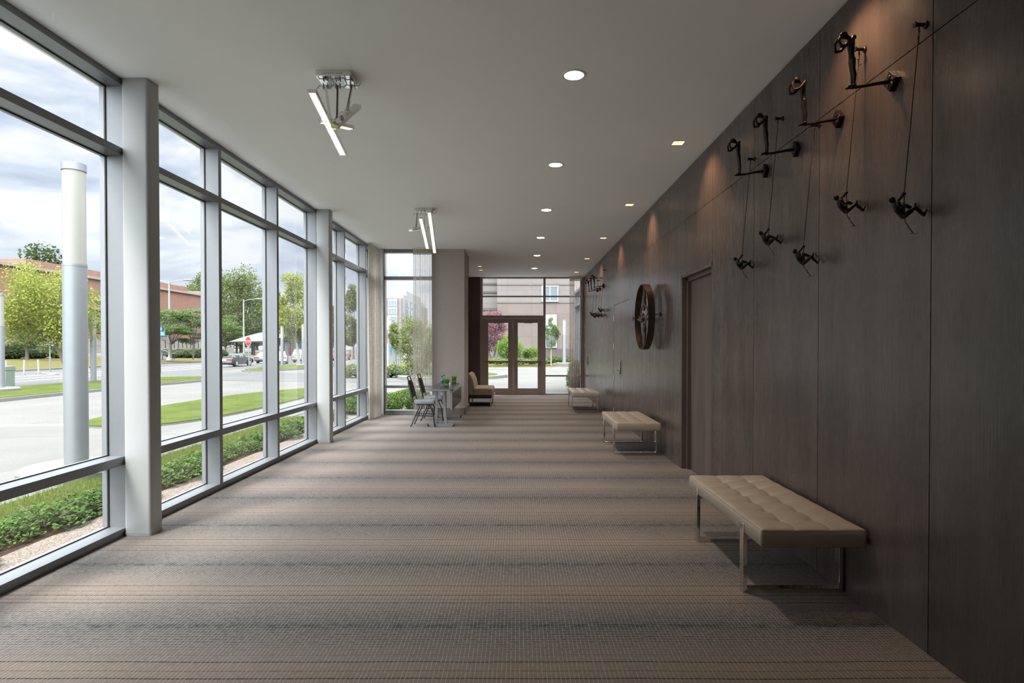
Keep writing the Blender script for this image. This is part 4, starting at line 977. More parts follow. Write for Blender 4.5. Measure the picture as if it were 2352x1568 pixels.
def rounded(pts, k=3):
    for _ in range(k):
        o = []
        for a, b in zip(pts, pts[1:]+pts[:1]): o += [(a[0]*.75+b[0]*.25, a[1]*.75+b[1]*.25), (a[0]*.25+b[0]*.75, a[1]*.25+b[1]*.75)]
        pts = o
    return pts
def inset(pts, d):
    cx = sum(p[0] for p in pts)/len(pts); cy = sum(p[1] for p in pts)/len(pts); o = []
    n = len(pts)
    for i in range(n):
        a, b, c = Vector(pts[i-1]), Vector(pts[i]), Vector(pts[(i+1) % n]); t = (c-a).normalized(); nr = Vector((-t.y, t.x)); o.append((b.x+nr.x*d, b.y+nr.y*d))
    return o
def island(name, pts, mat='grass', kerb=0.16, h=0.12, k=3):
    p = rounded(pts, k)
    slab(name+'_kerb', p, h, h+0.05, 'kerb')
    slab(name+'_lawn', inset(p, kerb), h+0.02, 0.05, mat)
island('near_island', [(-9.6, 12.3), (-7.0, 12.3), (-7.0, 22.5), (-8.6, 24.0), (-10.4, 20.5), (-10.4, 14.0)], kerb=0.02, h=0.03)
island('drive_island', [(-23.1, -10), (-17.6, -10), (-17.6, 25), (-16.2, 31.0), (-17.6, 34.0), (-21.0, 34.5), (-23.2, 29)])
island('stop_island', [(-21.4, 43.6), (-18.6, 42.6), (-16.6, 46.5), (-16.4, 53), (-18.5, 61), (-22.8, 60), (-22.4, 50)])
slab('avenue', [(-45.6, -25), (-24.2, -25), (-24.2, 60), (-26, 260), (-45.6, 260)], 0.006, 0.05, 'asphalt')
slab('near_road', [(-24.2, 34.5), (-8, 27.5), (-4, 27.0), (-4, 33), (-12, 36), (-16, 41), (-24.2, 44)], 0.008, 0.05, 'asphalt')
slab('lane_line', [(-28.6, -25), (-28.4, -25), (-29.4, 60), (-29.6, 60)], 0.012, 0.01, 'paint_white')
slab('lane_line', [(-31.6, 20), (-31.4, 20), (-33.4, 100), (-33.6, 100)], 0.012, 0.01, 'paint_white')
slab('centre_line', [(-34.6, -25), (-34.3, -25), (-36.3, 100), (-36.6, 100)], 0.012, 0.01, 'paint_yellow')
slab('arrow_marking', [(-12.6, 12.9), (-9.9, 12.95), (-9.9, 13.1), (-12.0, 13.25)], 0.012, 0.01, 'paint_white')
slab('far_kerb', [(-46.0, -25), (-45.5, -25), (-45.5, 220), (-46.0, 220)], 0.16, 0.3, 'kerb')
bk = MB()
bk.add([(-56, -25, 0.02), (-46, -25, gz(-46)+0.12), (-46, 220, gz(-46)+0.12), (-56, 220, 0.02)], [(0, 1, 2, 3)])
bk.add([(-62, -25, 0.03), (-56, -25, 0.02), (-56, 220, 0.02), (-62, 220, 0.03)], [(0, 1, 2, 3)])
struct(bk, 'far_bank', 'dry_grass')
# ahead of the glass doors: turning circle, far kerb and bank
island('door_island', [(-6.0, 28.2), (-2.0, 27.8), (-0.55, 29.4), (-0.6, 31.0), (-1.6, 33.6), (-4, 35.0), (-7, 34.0)], kerb=0.5, h=0.15)
slab('door_kerb', [(-12, 40.4), (40, 40.4), (40, 43.2), (-12, 43.2)], 0.15, 0.3, 'kerb')
slab('door_lawn', [(-12, 43.0), (40, 43.0), (40, 61), (-12, 61)], 0.17, 0.1, 'dry_grass')
slab('door_road', [(-12, 34.5), (40, 34.5), (40, 40.4), (-12, 40.4)], 0.006, 0.05, 'asphalt')

# near lawn blades and the low planting under the windows
rg = random.Random(3)
def blades(pts_fn, n, h, w=0.004):
    m = MB()
    for _ in range(n):
        x, y = pts_fn(); z = gz(x)+0.035; t = rg.uniform(0, pi); dx, dy = cos(t)*w, sin(t)*w; hh = h*rg.uniform(0.6, 1.3); lx, ly = rg.uniform(-.6, .6)*hh, rg.uniform(-.6, .6)*hh
        m.add([(x-dx, y-dy, z), (x+dx, y+dy, z), (x+lx, y+ly, z+hh)], [(0, 1, 2)])
    return m
m = blades(lambda: (rg.uniform(-5.43, -4.55), rg.uniform(2.0, 13.5)), 26000, 0.05)
single(m, 'lawn_grass', 'grass_blade', 'bright green lawn strip between the low plants and the pale sidewalk', 'grass', stuff=True)
def leaf(m, c, s, rr, flat=0.5):
    a = rr.uniform(0, 2*pi); tilt = rr.uniform(-1, 1)*flat; b = rr.uniform(-1, 1)*flat
    d = Vector((cos(a), sin(a), tilt)).normalized()*s; e = Vector((-sin(a), cos(a), b)).normalized()*s*0.34
    c = Vector(c)
    m.add([c-d*0.5, c+e-d*0.05+Vector((0, 0, .08*s)), c+d*0.5, c-e-d*0.05+Vector((0, 0, .08*s))], [(0, 1, 2, 3)])
def shrub_leaves(x, y, z, r, h, n, rr, s=0.05):
    m = MB()
    for i in range(n):
        a = rr.uniform(0, 2*pi); q = rr.uniform(0, 1)**0.6; rad = r*q; zz_ = h*(1-0.75*q*q)*rr.uniform(0.35, 1.05)
        leaf(m, (x+cos(a)*rad, y+sin(a)*rad, z+zz_), s*rr.uniform(0.6, 1.25), rr, 0.7)
    return m
def stems(x, y, z, r, h, n, rr):
    m = MB()
    for i in range(n):
        a = rr.uniform(0, 2*pi); e = (x+cos(a)*r*0.75, y+sin(a)*r*0.75, z+h*rr.uniform(0.5, 0.95)); m.tube([(x, y, z), ((x+e[0])/2, (y+e[1])/2, z+(e[2]-z)*0.6), e], [0.006, 0.004, 0.0025], 5)
    return m
rs = random.Random(11); protos = []
for k in range(4):
    rr = random.Random(50+k)
    r = root('low_shrub', None, 'shrub', (0, 0, 0), 'low leafy plants under the windows')
    part(shrub_leaves(0, 0, 0, 0.31, 0.19, 760, rr, 0.042), 'leaves', 'shrub_leaf', r, stuff=True); part(stems(0, 0, 0, 0.31, 0.17, 16, rr), 'stems', 'bark', r)
    protos.append(note(r))
y = 2.6; k = 0; n = 0
while y < 13.4:
    x = -4.33+rs.uniform(-0.10, 0.12); sc = rs.uniform(0.8, 1.25); loc = (x, y, gz(x)+0.03); rz = rs.uniform(0, 6.28)
    lab = 'low leafy plant in the bed outside %s' % ('the big foreground window' if y < 4.9 else 'the second window past the near column' if 6.3 < y < 7.8 else 'the first window past the near column' if y < 6.3 else 'the third window past the near column' if y < 9.3 else 'the windows beyond the far column')
    if n < 4: r = protos[n]; r.location = loc; r.rotation_euler = (0, 0, rz); r.scale = (sc, sc, sc); r['label'] = lab; r['group'] = lab.replace('plant', 'plants')
    else: r = dup(protos[k], loc, lab, None, rz, (sc, sc, sc)); r['group'] = lab.replace('plant', 'plants')
    k = (k+1) % 4; n += 1; y += rs.uniform(0.34, 0.46)

# ---------------------------------------------------------------- trees and hedges
def leafcards(m, c, s, rr):
    d = Vector((rr.gauss(0, 1), rr.gauss(0, 1), rr.gauss(0, 0.8))).normalized(); e = d.cross(Vector((rr.gauss(0, 1), rr.gauss(0, 1), rr.gauss(0, 1)))).normalized()
    d *= s; e *= s*0.55; c = Vector(c); m.add([c-d*0.5, c+e*0.5, c+d*0.5, c-e*0.5], [(0, 1, 2, 3)])
def tree(label, px, Y, base, top, bot, wpx, mat, n=3500, ls=None, seed=1, bark='bark', lean=0.0, name='tree', group=None, layers=False, blobs=26, tr=None, multi=1, dy=1.0):
    rr = random.Random(seed); s = F/Y; cx = (px-1191)/s
    zb = base if base is not None else gz(cx); zt = CH+(794-top)/s; z0 = CH+(794-bot)/s; rx = wpx/2/s; rz = (zt-z0)/2; cz = (zt+z0)/2
    bx = cx+lean
    r = root(name, label, 'tree', (bx, Y, zb), group)
    tr = tr or max(0.05, rx*(0.035 if layers else 0.06))
    bl = []
    for i in range(blobs):
        while True:
            v = Vector((rr.uniform(-1, 1), rr.uniform(-1, 1), rr.uniform(-1, 1)))
            if v.length < 1 and v.length > 0.35: break
        q = 0.80; zc = cz+v.z*rz*q; nar = 1.0 if v.z < 0.2 else 1-0.45*(v.z-0.2)
        bl.append((Vector((cx+v.x*rx*q*nar, Y+v.y*rx*dy*q*nar, zc)), rr.uniform(0.22, 0.38)*min(rx, rz*1.2)))
    ls = (ls or rx*0.085)*0.62; n = int(n*2.0)
    m = MB()
    for i in range(n):
        c, br = rr.choice(bl); d = Vector((rr.gauss(0, 1), rr.gauss(0, 1), rr.gauss(0, 1))).normalized()*br*rr.uniform(0.45, 1.08)
        if layers: d.z *= 0.28; d.x *= 1.25
        leafcards(m, c+d, ls*rr.uniform(0.7, 1.3), rr)
    part(m, 'foliage', mat, r, True, stuff=True, sharp=180)
    t = MB(); fork = Vector((cx+(bx-cx)*0.35, Y, z0+(cz-z0)*0.25))
    if multi == 1:
        t.tube([(bx, Y, zb-0.05), (bx+(fork.x-bx)*0.35, Y, zb+(fork.z-zb)*0.5), fork], [tr*1.25, tr, tr*0.8], 8)
        src = [fork]
    else:
        src = []
        for j in range(multi):
            f2 = fork+Vector((rr.uniform(-.6, .6)*rx, rr.uniform(-.4, .4)*rx, rr.uniform(0, 0.4)*rz)); src.append(f2)
            t.tube([(bx+rr.uniform(-.15, .15), Y+rr.uniform(-.15, .15), zb-0.05), ((bx+f2.x)/2+rr.uniform(-.1, .1), Y, (zb+f2.z)/2), f2], [tr, tr*0.8, tr*0.55], 7)
    part(t, 'trunk', bark, r, True)
    b = MB()
    for i, (c, br) in enumerate(bl[:14]):
        f0 = src[i % len(src)]; mid = f0.lerp(c, 0.5)+Vector((rr.uniform(-.08, .08)*rx, 0, -0.06*rz)); b.tube([f0, mid, c], [tr*0.5, tr*0.32, tr*0.12], 5)
    part(b, 'branches', bark, r, True)
    return r
GT = 'trees seen through the left windows'
tree('yellow green maple with a leaning trunk, behind the big light column', 108, 28.9, None, 596, 812, 265, 'leaf_yellow', 9000, 0.20, 1, lean=1.15, blobs=42, tr=0.11, group=GT)
tree('tall dark tree behind the yellow green maple', 95, 150, 0.0, 564, 810, 230, 'leaf_dark', 7000, 1.5, 2, group=GT, blobs=34)
tree('small street tree with a straight trunk on the bank, left of the light column', 62, 66, -0.2, 720, 800, 105, 'leaf_mid', 2500, 0.3, 3, group=GT)
tree('feathery light green tree right of the big light column', 252, 60, None, 640, 822, 100, 'leaf_locust', 3500, 0.3, 4, layers=True, group=GT)
tree('feathery locust tree around the tall double lamp post', 393, 78, 0, 690, 806, 104, 'leaf_locust', 3800, 0.35, 5, layers=True, group=GT)
tree('feathery locust tree with a straight trunk, right of the lamp post', 444, 80, -0.3, 680, 806, 92, 'leaf_locust', 3800, 0.35, 6, layers=True, group=GT)
tree('big round tree above the brick roof', 492, 165, 0, 600, 800, 135, 'leaf_mid', 4500, 1.0, 7, group=GT)
tree('largest leafy oak behind the bus shelter', 556, 135, 0, 600, 812, 165, 'leaf_mid', 8000, 0.75, 8, group=GT, blobs=44)
tree('dark green tree at the right of the oak behind the shelter', 618, 150, 0, 640, 800, 95, 'leaf_dark', 4000, 0.8, 9, group=GT)
tree('feathery locust tree partly behind the left end of the shelter roof', 518, 102, 0, 700, 812, 92, 'leaf_locust', 3500, 0.38, 10, layers=True, group=GT)
tree('tall pale trunk tree between two slim light columns', 678, 60, None, 612, 812, 105, 'leaf_yellow', 6500, 0.32, 12, bark='bark_pale', group=GT, blobs=36, lean=0.4)
tree('dense green tree behind the slim light columns', 640, 100, 0, 655, 815, 70, 'leaf_mid', 3500, 0.5, 13, group=GT)
tree('tree seen between the far column and the next window frame', 772, 110, 0, 690, 812, 46, 'leaf_mid', 3000, 0.5, 14, group=GT)
tree('slim upright street tree in the last window before the curtain', 812, 88, None, 640, 815, 66, 'leaf_mid', 5500, 0.36, 15, group=GT, blobs=36)
tree('multi stemmed birch outside the bay window', 966, 25, None, 692, 870, 130, 'leaf_birch', 4600, 0.12, 16, bark='bark_pale', multi=6, tr=0.03, blobs=46, lean=-0.25)
tree('yellow green young tree at the left edge of the bay window', 912, 34, None, 738, 812, 58, 'leaf_birch', 3000, 0.14, 17, multi=3, tr=0.03, blobs=26)
GD = 'trees seen through the glass doors'
tree('purple leaved maple seen through the left glass door', 1132, 52, 0.1, 702, 818, 92, 'leaf_purple', 7000, 0.18, 18, blobs=44, group=GD, multi=3, tr=0.09)
tree('rounded bright green shrub tree seen between the two glass doors', 1178, 48, 0.1, 764, 832, 84, 'leaf_bush', 5000, 0.17, 19, blobs=36, group=GD, multi=3, tr=0.05)
tree('small green bush at the right edge of the right glass door', 1217, 47.5, 0.1, 788, 832, 38, 'leaf_bush', 2200, 0.14, 20, blobs=20, group=GD, multi=2, tr=0.04)
tree('slim young street tree outside the side light', 1266, 45, 0.1, 720, 812, 40, 'leaf_locust', 1500, 0.15, 21, bark='bark_pale', blobs=24, group=GD, tr=0.045)
for i, (px_, Y_, top, w, lab) in enumerate(((300, 200, 742, 120, 'behind the nearest white column'), (420, 210, 735, 150, 'behind the brick building and locust trees'), (590, 200, 748, 110, 'low behind the bus shelter'), (660, 215, 742, 120, 'behind the left slim light column'),
        (725, 200, 738, 110, 'behind the window frame before the far column'), (790, 190, 742, 110, 'behind the dark red car'), (850, 215, 745, 120, 'behind the thick corner curtain'), (905, 240, 752, 110, 'below the white office block'), (980, 230, 742, 130, 'behind the birch and the sheer curtain'),
        (1060, 240, 745, 150, 'hidden behind the papered pier'), (40, 200, 735, 240, 'at the far left, behind the brick building'))):
    tree('distant tree on the horizon '+lab, px_, Y_, 0, top, 800, w, 'leaf_dark' if i % 2 else 'leaf_mid', 1300, 1.6, 60+i, name='background_tree', group='distant trees on the horizon', blobs=18)
def hedge(label, pts, z0, h, w, mat, n, ls, seed, name='hedge'):
    """pts: centre line; leaf cards over a rounded core"""
    rr = random.Random(seed); c = pts[len(pts)//2]
    r = root(name, label, 'hedge', (c[0], c[1], z0))
    core = MB(); lv = MB()
    for a, b in zip(pts[:-1], pts[1:]):
        a = Vector((*a, 0)); b = Vector((*b, 0)); d = (b-a); L = d.length; d.normalize(); nr = Vector((-d.y, d.x, 0)); k = max(1, int(L/(w*0.7)))
        for i in range(k+1):
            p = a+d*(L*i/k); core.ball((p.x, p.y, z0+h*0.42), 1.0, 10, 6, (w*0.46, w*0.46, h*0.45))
        for i in range(n//(len(pts)-1)):
            s = rr.uniform(-w*0.2, L+w*0.2); t = rr.uniform(0, pi); q = rr.uniform(0.86, 1.12)*(1+0.12*sin(s*5/w)); p = a+d*s+nr*(cos(t)*w*0.52*q)
            leafcards(lv, (p.x, p.y, z0+h*(0.12+0.86*sin(t)*q)), ls*rr.uniform(0.7, 1.3), rr)
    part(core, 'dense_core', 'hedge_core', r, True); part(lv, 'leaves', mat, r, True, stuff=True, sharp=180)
    return r
hedge('clipped dark hedge on the bank behind the white posts', [(-61.6, 60), (-59.5, 68), (-57, 72)], 0.0, 1.6, 3.0, 'leaf_dark', 3000, 0.28, 31)
hedge('row of rounded clipped shrubs in front of the brick building', [(-53, 86), (-51, 92), (-48.5, 95)], -0.3, 1.2, 2.0, 'leaf_dark', 2200, 0.24, 32)
hedge('dense green hedge right outside the bay window', [(-4.2, 14.6), (-2.45, 14.6)], gz(-3), 0.50, 0.95, 'leaf_bush', 11000, 0.045, 33)
hedge('low green hedge across the drive beyond the bay window', [(-9.5, 32), (-4.8, 31)], gz(-7), 0.62, 1.0, 'leaf_birch', 2600, 0.13, 34)
hedge('low planting along the kerb, left half, through the glass doors', [(-3.5, 45.6), (2.0, 45.6)], 0.1, 0.45, 1.2, 'leaf_locust', 2400, 0.14, 35)
hedge('low planting below the stone wall outside the side light', [(2.6, 47.5), (6.5, 47.5)], 0.1, 0.55, 1.2, 'leaf_mid', 2000, 0.16, 36)
hedge('small green shrub by the outer glass wing near the brown curtain', [(2.05, 20.6), (2.05, 21.6)], gz(2), 0.95, 0.5, 'leaf_mid', 1200, 0.07, 37)

# ---------------------------------------------------------------- light columns, lamps, signs
def column(label, px_, yb, yt, foot=True, dia=0.27, x=None, y=None, zt=None, fh=0.27):
    g = G(px_, yb) if x is None else Vector((x, y, gz(x))); hgt = (CH+(794-yt)*g.y/F)-g.z if zt is None else zt-g.z
    r = root('light_column', label, 'street light', g, 'outdoor light columns'); q = dia/2
    part(MB().lathe([(q, -0.05), (q, hgt*0.675)], n=28), 'shaft', 'pole_metal', r)
    part(MB().lathe([(q*(0.965 if k % 2 else 0.94), hgt*(0.675+0.305*k/110)) for k in range(111)], n=28), 'frosted_lens', 'pole_lens', r, label='white ribbed frosted lens')
    part(MB().lathe([(q*1.02, hgt*0.672), (q*1.02, hgt*0.68)], n=28).lathe([(q*1.03, hgt*0.977), (q*1.03, hgt)], n=28), 'cap', 'pole_metal', r)
    if foot: part(MB().lathe([(0.62, -0.12), (0.62, fh-0.04), (0.58, fh), (0.02, fh+0.005)], n=40), 'footing', 'footing', r, label='round concrete footing')
    return r
column('closest and tallest looking light column outside the big foreground window', 177, 1066, 380, x=-5.83, y=7.62, zt=3.94, fh=0.15)
column('light column cut by the left edge of the photo', 2, 905, 674)
column('weathered grey light column without footing, right of the closest one', 215, 880, 722, False)
column('slim light column left of the pale trunk tree', 648, 843, 749, False)
column('slim light column right of the pale trunk tree', 696.5, 843, 744)
column('white topped light column outside the side light', 1296, 840.5, 734)
def street_lamp(label, px_, Y, top, double):
    s = F/Y; x = (px_-1191)/s; zb = -0.4; zt = CH+(794-top)/s
    r = root('street_lamp', label, 'street lamp', (x, Y, zb))
    part(MB().lathe([(0.45, 0), (0.42, 0.15), (0.20, 0.5), (0.16, 0.9), (0.10, zt-zb)], n=12), 'pole', 'pole_white', r)
    for sg in ((-1, 1) if double else (1,)):
        part(MB().tube([(0, 0, zt-zb-0.35), (sg*0.7, 0, zt-zb-0.05), (sg*2.0, 0, zt-zb+0.12)], [0.06, 0.05, 0.045], 6), 'arm', 'pole_white', r)
        part(MB().ball((sg*2.55, 0, zt-zb+0.12), 1.0, 12, 6, (0.75, 0.22, 0.12)), 'lamp_head', 'pole_white', r)
street_lamp('tall grey lamp post with two arms in front of the brick building', 389.5, 79, 645, True)
street_lamp('tall grey lamp post with one arm above the bus shelter', 560, 100, 688, False)
g = G(572, 858)
ss = root('stop_sign', 'red octagonal stop sign on a thin grey post by the crossing', 'sign', (g.x, g.y, g.z)); zc = CH+(794-784)*g.y/F-g.z
part(MB().tube([(0, 0, 0), (0, 0, zc+0.3)], 0.035, 8), 'post', 'pole_metal', ss)
an = radians(-33); R8 = 0.36
def octa(r_): return [(r_*cos(radians(22.5+45*k)), r_*sin(radians(22.5+45*k))) for k in range(8)]
pl = root('sign_plate', None, None, (0, 0, zc)); pl.parent = ss; pl.rotation_euler = (0, 0, an)
sp = part(MB().prism(octa(R8), -0.05, -0.035, 1), 'white_border', 'sign_white', pl); part(MB().prism(octa(R8*0.9), -0.054, -0.049, 1), 'red_panel', 'sign_red', pl)
text_mesh('lettering', 'STOP', 0.215, 'sign_white', pl, (0, -0.056, 0), (radians(90), 0, 0))
bs = P(374, 771, Y=44); bs = root('street_name_sign', 'two blue street name plates ending in St, on a pole at the window edge', 'sign', (P(368, 800, Y=44).x, 44, gz(-27)))
zq = lambda py: CH+(794-py)*44/F-gz(-27)
part(MB().tube([(0, 0, 0), (0, 0, zq(752))], 0.06, 8), 'post', 'pole_metal', bs)
part(MB().box(-0.55, 0.42, -0.09, -0.06, zq(771), zq(761.5)), 'lower_plate', 'sign_blue', bs); part(MB().box(-0.75, 0.18, -0.09, -0.06, zq(760), zq(751.5)), 'upper_plate', 'sign_blue', bs)
text_mesh('lettering', 'St', 0.30, 'sign_white', bs, (0.21, -0.095, (zq(771)+zq(761.5))/2), (radians(90), 0, 0)); text_mesh('lettering', 'd', 0.27, 'sign_white', bs, (0.09, -0.095, (zq(760)+zq(751.5))/2), (radians(90), 0, 0))
rb = root('road_sign', 'grey back of a rectangular road sign on the bank', 'sign', (P(115, 842, Y=50).x, 50, gz(-41)))
part(MB().tube([(0, 0, -0.2), (0, 0, 2.8)], 0.05, 8), 'post', 'pole_metal', rb); part(MB().box(-0.27, 0.27, 0.05, 0.08, 2.25, 2.83), 'sign_panel', 'sign_grey', rb)
for i, (px_, py_, ht, ln) in enumerate(((14, 860, 1.1, 0), (55, 861, 1.15, 0.04), (89, 859, 1.15, -0.05), (241, 851, 1.2, 0.0), (206, 855, 1.2, -0.4))):
    g = G(px_, py_); r = root('delineator_post', ['white flexible road post behind the green box', 'white flexible road post, second from the left', 'white flexible road post beside the fallen one', 'white flexible road post at the window frame', 'bent white flexible road post behind the light column'][i], 'post', g, 'white flexible road posts')
    part(MB().tube([(0, 0, 0), (ln, 0, ht)], 0.055, 8), 'tube', 'sign_white', r); part(MB().lathe([(0.14, 0), (0.1, 0.06), (0.02, 0.07)], n=10), 'base', 'black_plastic', r)
g = G(90, 861); r = root('delineator_post', 'white flexible road post lying flat on the road', 'post', g, 'white flexible road posts')
part(MB().tube([(0, 0.3, 0.12), (1.05, 0.6, 0.08)], 0.055, 8), 'tube', 'sign_white', r)
g = G(15, 894); ub = root('utility_box', 'pale green utility cabinet behind the left edge light column', 'cabinet', (g.x, g.y, g.z+0.12))
part(MB().box(-0.18, 0.18, -0.25, 0.25, 0, 0.85), 'cabinet_body', 'box_green', ub, bevel=0.02); part(MB().box(-0.195, 0.195, -0.27, 0.27, 0.74, 0.95), 'lid', 'box_green', ub, bevel=0.02)

# ---------------------------------------------------------------- cars (heading away from the camera)
def car(label, x, y, paint, kind='sedan', rz=0.0, L=4.5, Wd=1.75, Hh=1.42):
    z = gz(x); r = root('car', label, 'car', (x, y, z), None, rz); h = Wd/2
    bp = [(-L/2, 0.35), (-L/2, 0.72), (-L/2+0.05, 0.92), (-L*0.30, 0.97), (L*0.20, 0.93), (L*0.44, 0.78), (L/2, 0.60), (L/2, 0.32), (L*0.38, 0.22), (-L*0.40, 0.22)]
    n = len(bp); m = MB(); vs = []
    for k, (hx, sh) in enumerate(((-h+0.10, 0.94), (-h, 1.0), (h, 1.0), (h-0.10, 0.94))): pass
    vs = []; cols = [(-h+0.12, 0.96), (-h+0.01, 0.99), (-h, 0.9), (h, 0.9), (h-0.01, 0.99), (h-0.12, 0.96)]
    prof = lambda hx, top: [(hx, yy, 0.55+(zz_-0.55)*(top if zz_ > 0.55 else 1)) for yy, zz_ in bp]
    rows = [prof(-h+0.10, 1.0), prof(-h, 0.90), prof(h, 0.90), prof(h-0.10, 1.0)]
    for rw in rows: vs += rw
    fs = [(k*n+i, k*n+(i+1) % n, (k+1)*n+(i+1) % n, (k+1)*n+i) for k in range(3) for i in range(n)]+[tuple(range(n-1, -1, -1)), tuple(range(3*n, 4*n))]
    part(m.add(vs, fs), 'car_body', paint, r, bevel=0.03)
    if kind == 'convertible':
        cab = [(-L*0.12, 0.92), (L*0.02, 1.30), (L*0.04, 1.31), (L*0.20, 0.9)]
        part(MB().prism([(L*0.05, 0.9), (L*0.06, 1.30), (L*0.08, 1.31), (L*0.20, 0.92)], -h+0.15, h-0.15, 0), 'windscreen', 'car_glass', r)
        for sx in (-0.38, 0.38): part(MB().box(sx-0.2, sx+0.2, -0.35, -0.2, 0.7, 1.15), 'seat', 'black_plastic', r, bevel=0.04)
        part(MB().box(-h+0.2, h-0.2, -1.1, -0.6, 0.9, 1.03), 'folded_roof', 'black_plastic', r, bevel=0.05)
    else:
        t = (-L*0.40, -L*0.24, L*0.04, L*0.22) if kind == 'sedan' else (-L*0.48, -L*0.42, L*0.06, L*0.22)
        cab = [(t[0], 0.93), (t[1], Hh-0.04), (t[2], Hh), (t[3], 0.92)]
        q = [(-h+0.10, 0), (-h+0.26, 1)]
        vs = []
        for hx0, hx1 in ((-h+0.08, -h+0.24), (h-0.08, h-0.24)):
            vs += [(hx0, cab[0][0], cab[0][1]), (hx1, cab[1][0], cab[1][1]), (hx1, cab[2][0], cab[2][1]), (hx0, cab[3][0], cab[3][1])]
        part(MB().add(vs, [(0, 1, 2, 3), (7, 6, 5, 4), (0, 4, 5, 1), (2, 6, 7, 3), (3, 7, 4, 0)]), 'windows', 'car_glass', r)
        part(MB().prism(rrect(-h+0.22, h-0.22, cab[1][0]-0.03, cab[2][0]+0.05, 0.1), Hh-0.05, Hh+0.01), 'roof', paint, r, bevel=0.01)
    for sx in (-1, 1):
        for yy in (-L*0.31, L*0.31):
            w = part(MB().lathe([(0.02, -0.1), (0.32, -0.1), (0.335, -0.06), (0.335, 0.06), (0.32, 0.1), (0.02, 0.1)], (0, 0, 0), 22, axis=0), 'wheel', 'tyre', r, loc=(sx*(h-0.08), yy, 0.335))
            part(MB().lathe([(0.01, 0.0), (0.10, 0.008), (0.21, 0.0)], (sx*0.105, 0, 0), 14, axis=0), 'hubcap', 'hubcap', w)
        part(MB().box(sx*(h-0.42), sx*(h-0.08), -L/2-0.012, -L/2+0.02, 0.66, 0.80), 'tail_lamp', 'tail_lamp', r)
    part(MB().box(-0.26, 0.26, -L/2-0.015, -L/2+0.02, 0.62, 0.76), 'number_plate', 'plate_white', r); part(MB().box(-h+0.05, h-0.05, -L/2-0.05, -L/2+0.05, 0.34, 0.52), 'bumper', paint, r, bevel=0.02)
    return r
g = G(545, 842)
car('black open top convertible car behind the stop sign', g.x-0.9, g.y+1.35, 'car_black', 'convertible')
g = G(590, 838); car('light blue car right of the black convertible', g.x+1.0, g.y+3.5, 'car_blue', 'sedan', radians(20))
g = G(660, 834); car('black car seen behind the left slim light column', g.x-3.4, g.y+3.0, 'car_black', 'sedan')
g = G(676, 833); car('dark teal car just right of the pale trunk tree', g.x+0.6, g.y+2.0, 'car_teal', 'hatch', 0, 4.4, 1.8, 1.65)
g = G(776, 828); car('dark red car in the window beyond the far column', g.x, g.y+1.5, 'car_red', 'sedan', radians(4))

# ---------------------------------------------------------------- bus shelter
bx0, bx1, by0, by1, bz = -38.2, -31.4, 76.0, 92.0, -0.55
sh = root('bus_shelter', 'glass bus shelter with a curved pale metal roof across the street', 'bus shelter', ((bx0+bx1)/2, (by0+by1)/2, bz))
sh.rotation_euler = (0, 0, radians(42))
def rz_(x): t = (x-bx0+0.8)/(bx1-bx0+1.6); return 2.75+1.9*sin(pi*0.5*t)
rf = MB(); n = 14; vs = []; fs = []
for k in range(n+1):
    x = bx0-0.8+(bx1-bx0+1.6)*k/n; z = bz+rz_(x)
    vs += [(x, by0-1, z), (x, by1+1, z), (x, by1+1, z-0.12), (x, by0-1, z-0.12)]
for k in range(n):
    a = 4*k
    for i in range(4): fs.append((a+i, a+(i+1) % 4, a+4+(i+1) % 4, a+4+i))
fs += [(0, 3, 2, 1), (4*n, 4*n+1, 4*n+2, 4*n+3)]
part(rf.add(vs, fs), 'curved_roof', 'roof_metal', sh, True)
for x in (bx0, (bx0*2+bx1)/3, (bx0+2*bx1)/3, bx1):
    for y in (by0, (by0+by1)/2, by1): part(MB().box(x-0.12, x+0.12, y-0.12, y+0.12, bz, bz+rz_(x)-0.1), 'post', 'roof_metal', sh, True)
for x0_, x1_ in (((bx0*2+bx1)/3, (bx0+2*bx1)/3), ((bx0+2*bx1)/3, bx1)): part(MB().box(x0_+0.15, x1_-0.15, by0-0.03, by0+0.03, bz+0.9, bz+2.9), 'glass_panel', 'window_dark', sh, True)
part(MB().box(bx0, bx1, by0-0.08, by0+0.08, bz+2.85, bz+3.0), 'beam', 'roof_metal', sh, True); part(MB().box(bx0-0.4, bx1+0.5, by0-0.5, by1, bz-0.2, bz+0.75), 'base_wall', 'stone_beige', sh, True)
part(MB().box(bx0+1.5, bx0+2.6, by0+0.4, by0+1.4, bz+0.7, bz+2.6), 'ticket_kiosk', 'sign_grey', sh, True); part(MB().box(bx0+2.0, bx0+2.5, by0+0.3, by0+0.39, bz+1.0, bz+1.9), 'red_map', 'sign_red', sh, True)

# ---------------------------------------------------------------- buildings
def wins(parent, rects, axis, pos, th=0.25, frame='sign_white', pane='window_dark', mull=2):
    for a0, a1, z0, z1 in rects:
        f = MB(); t = 0.10*(a1-a0)**0.5
        def bb(m, p0, p1, q0, q1, d0, d1):
            if axis == 1: m.box(p0, p1, pos-d0, pos-d1, q0, q1)
            else: m.box(pos+d0, pos+d1, p0, p1, q0, q1)
        for e in ((a0, a0+t, z0+t, z1-t), (a1-t, a1, z0+t, z1-t), (a0, a1, z0, z0+t), (a0, a1, z1-t, z1)): bb(f, *e, -0.05, 0.08)
        for k in range(1, mull): c = a0+(a1-a0)*k/mull; bb(f, c-t*0.4, c+t*0.4, z0, z1, -0.05, 0.07)
        o = part(f, 'window', frame, parent, True)
        p = MB(); bb(p, a0+t, a1-t, z0+t, z1-t, -0.04, 0.03)
        q = part(p, 'pane', pane, parent, True); q.parent = o
BX = -64.0
bb_ = root('brick_building', 'long red brick building with a pale stone base behind the street trees', 'building', (BX-8, 105, 0))
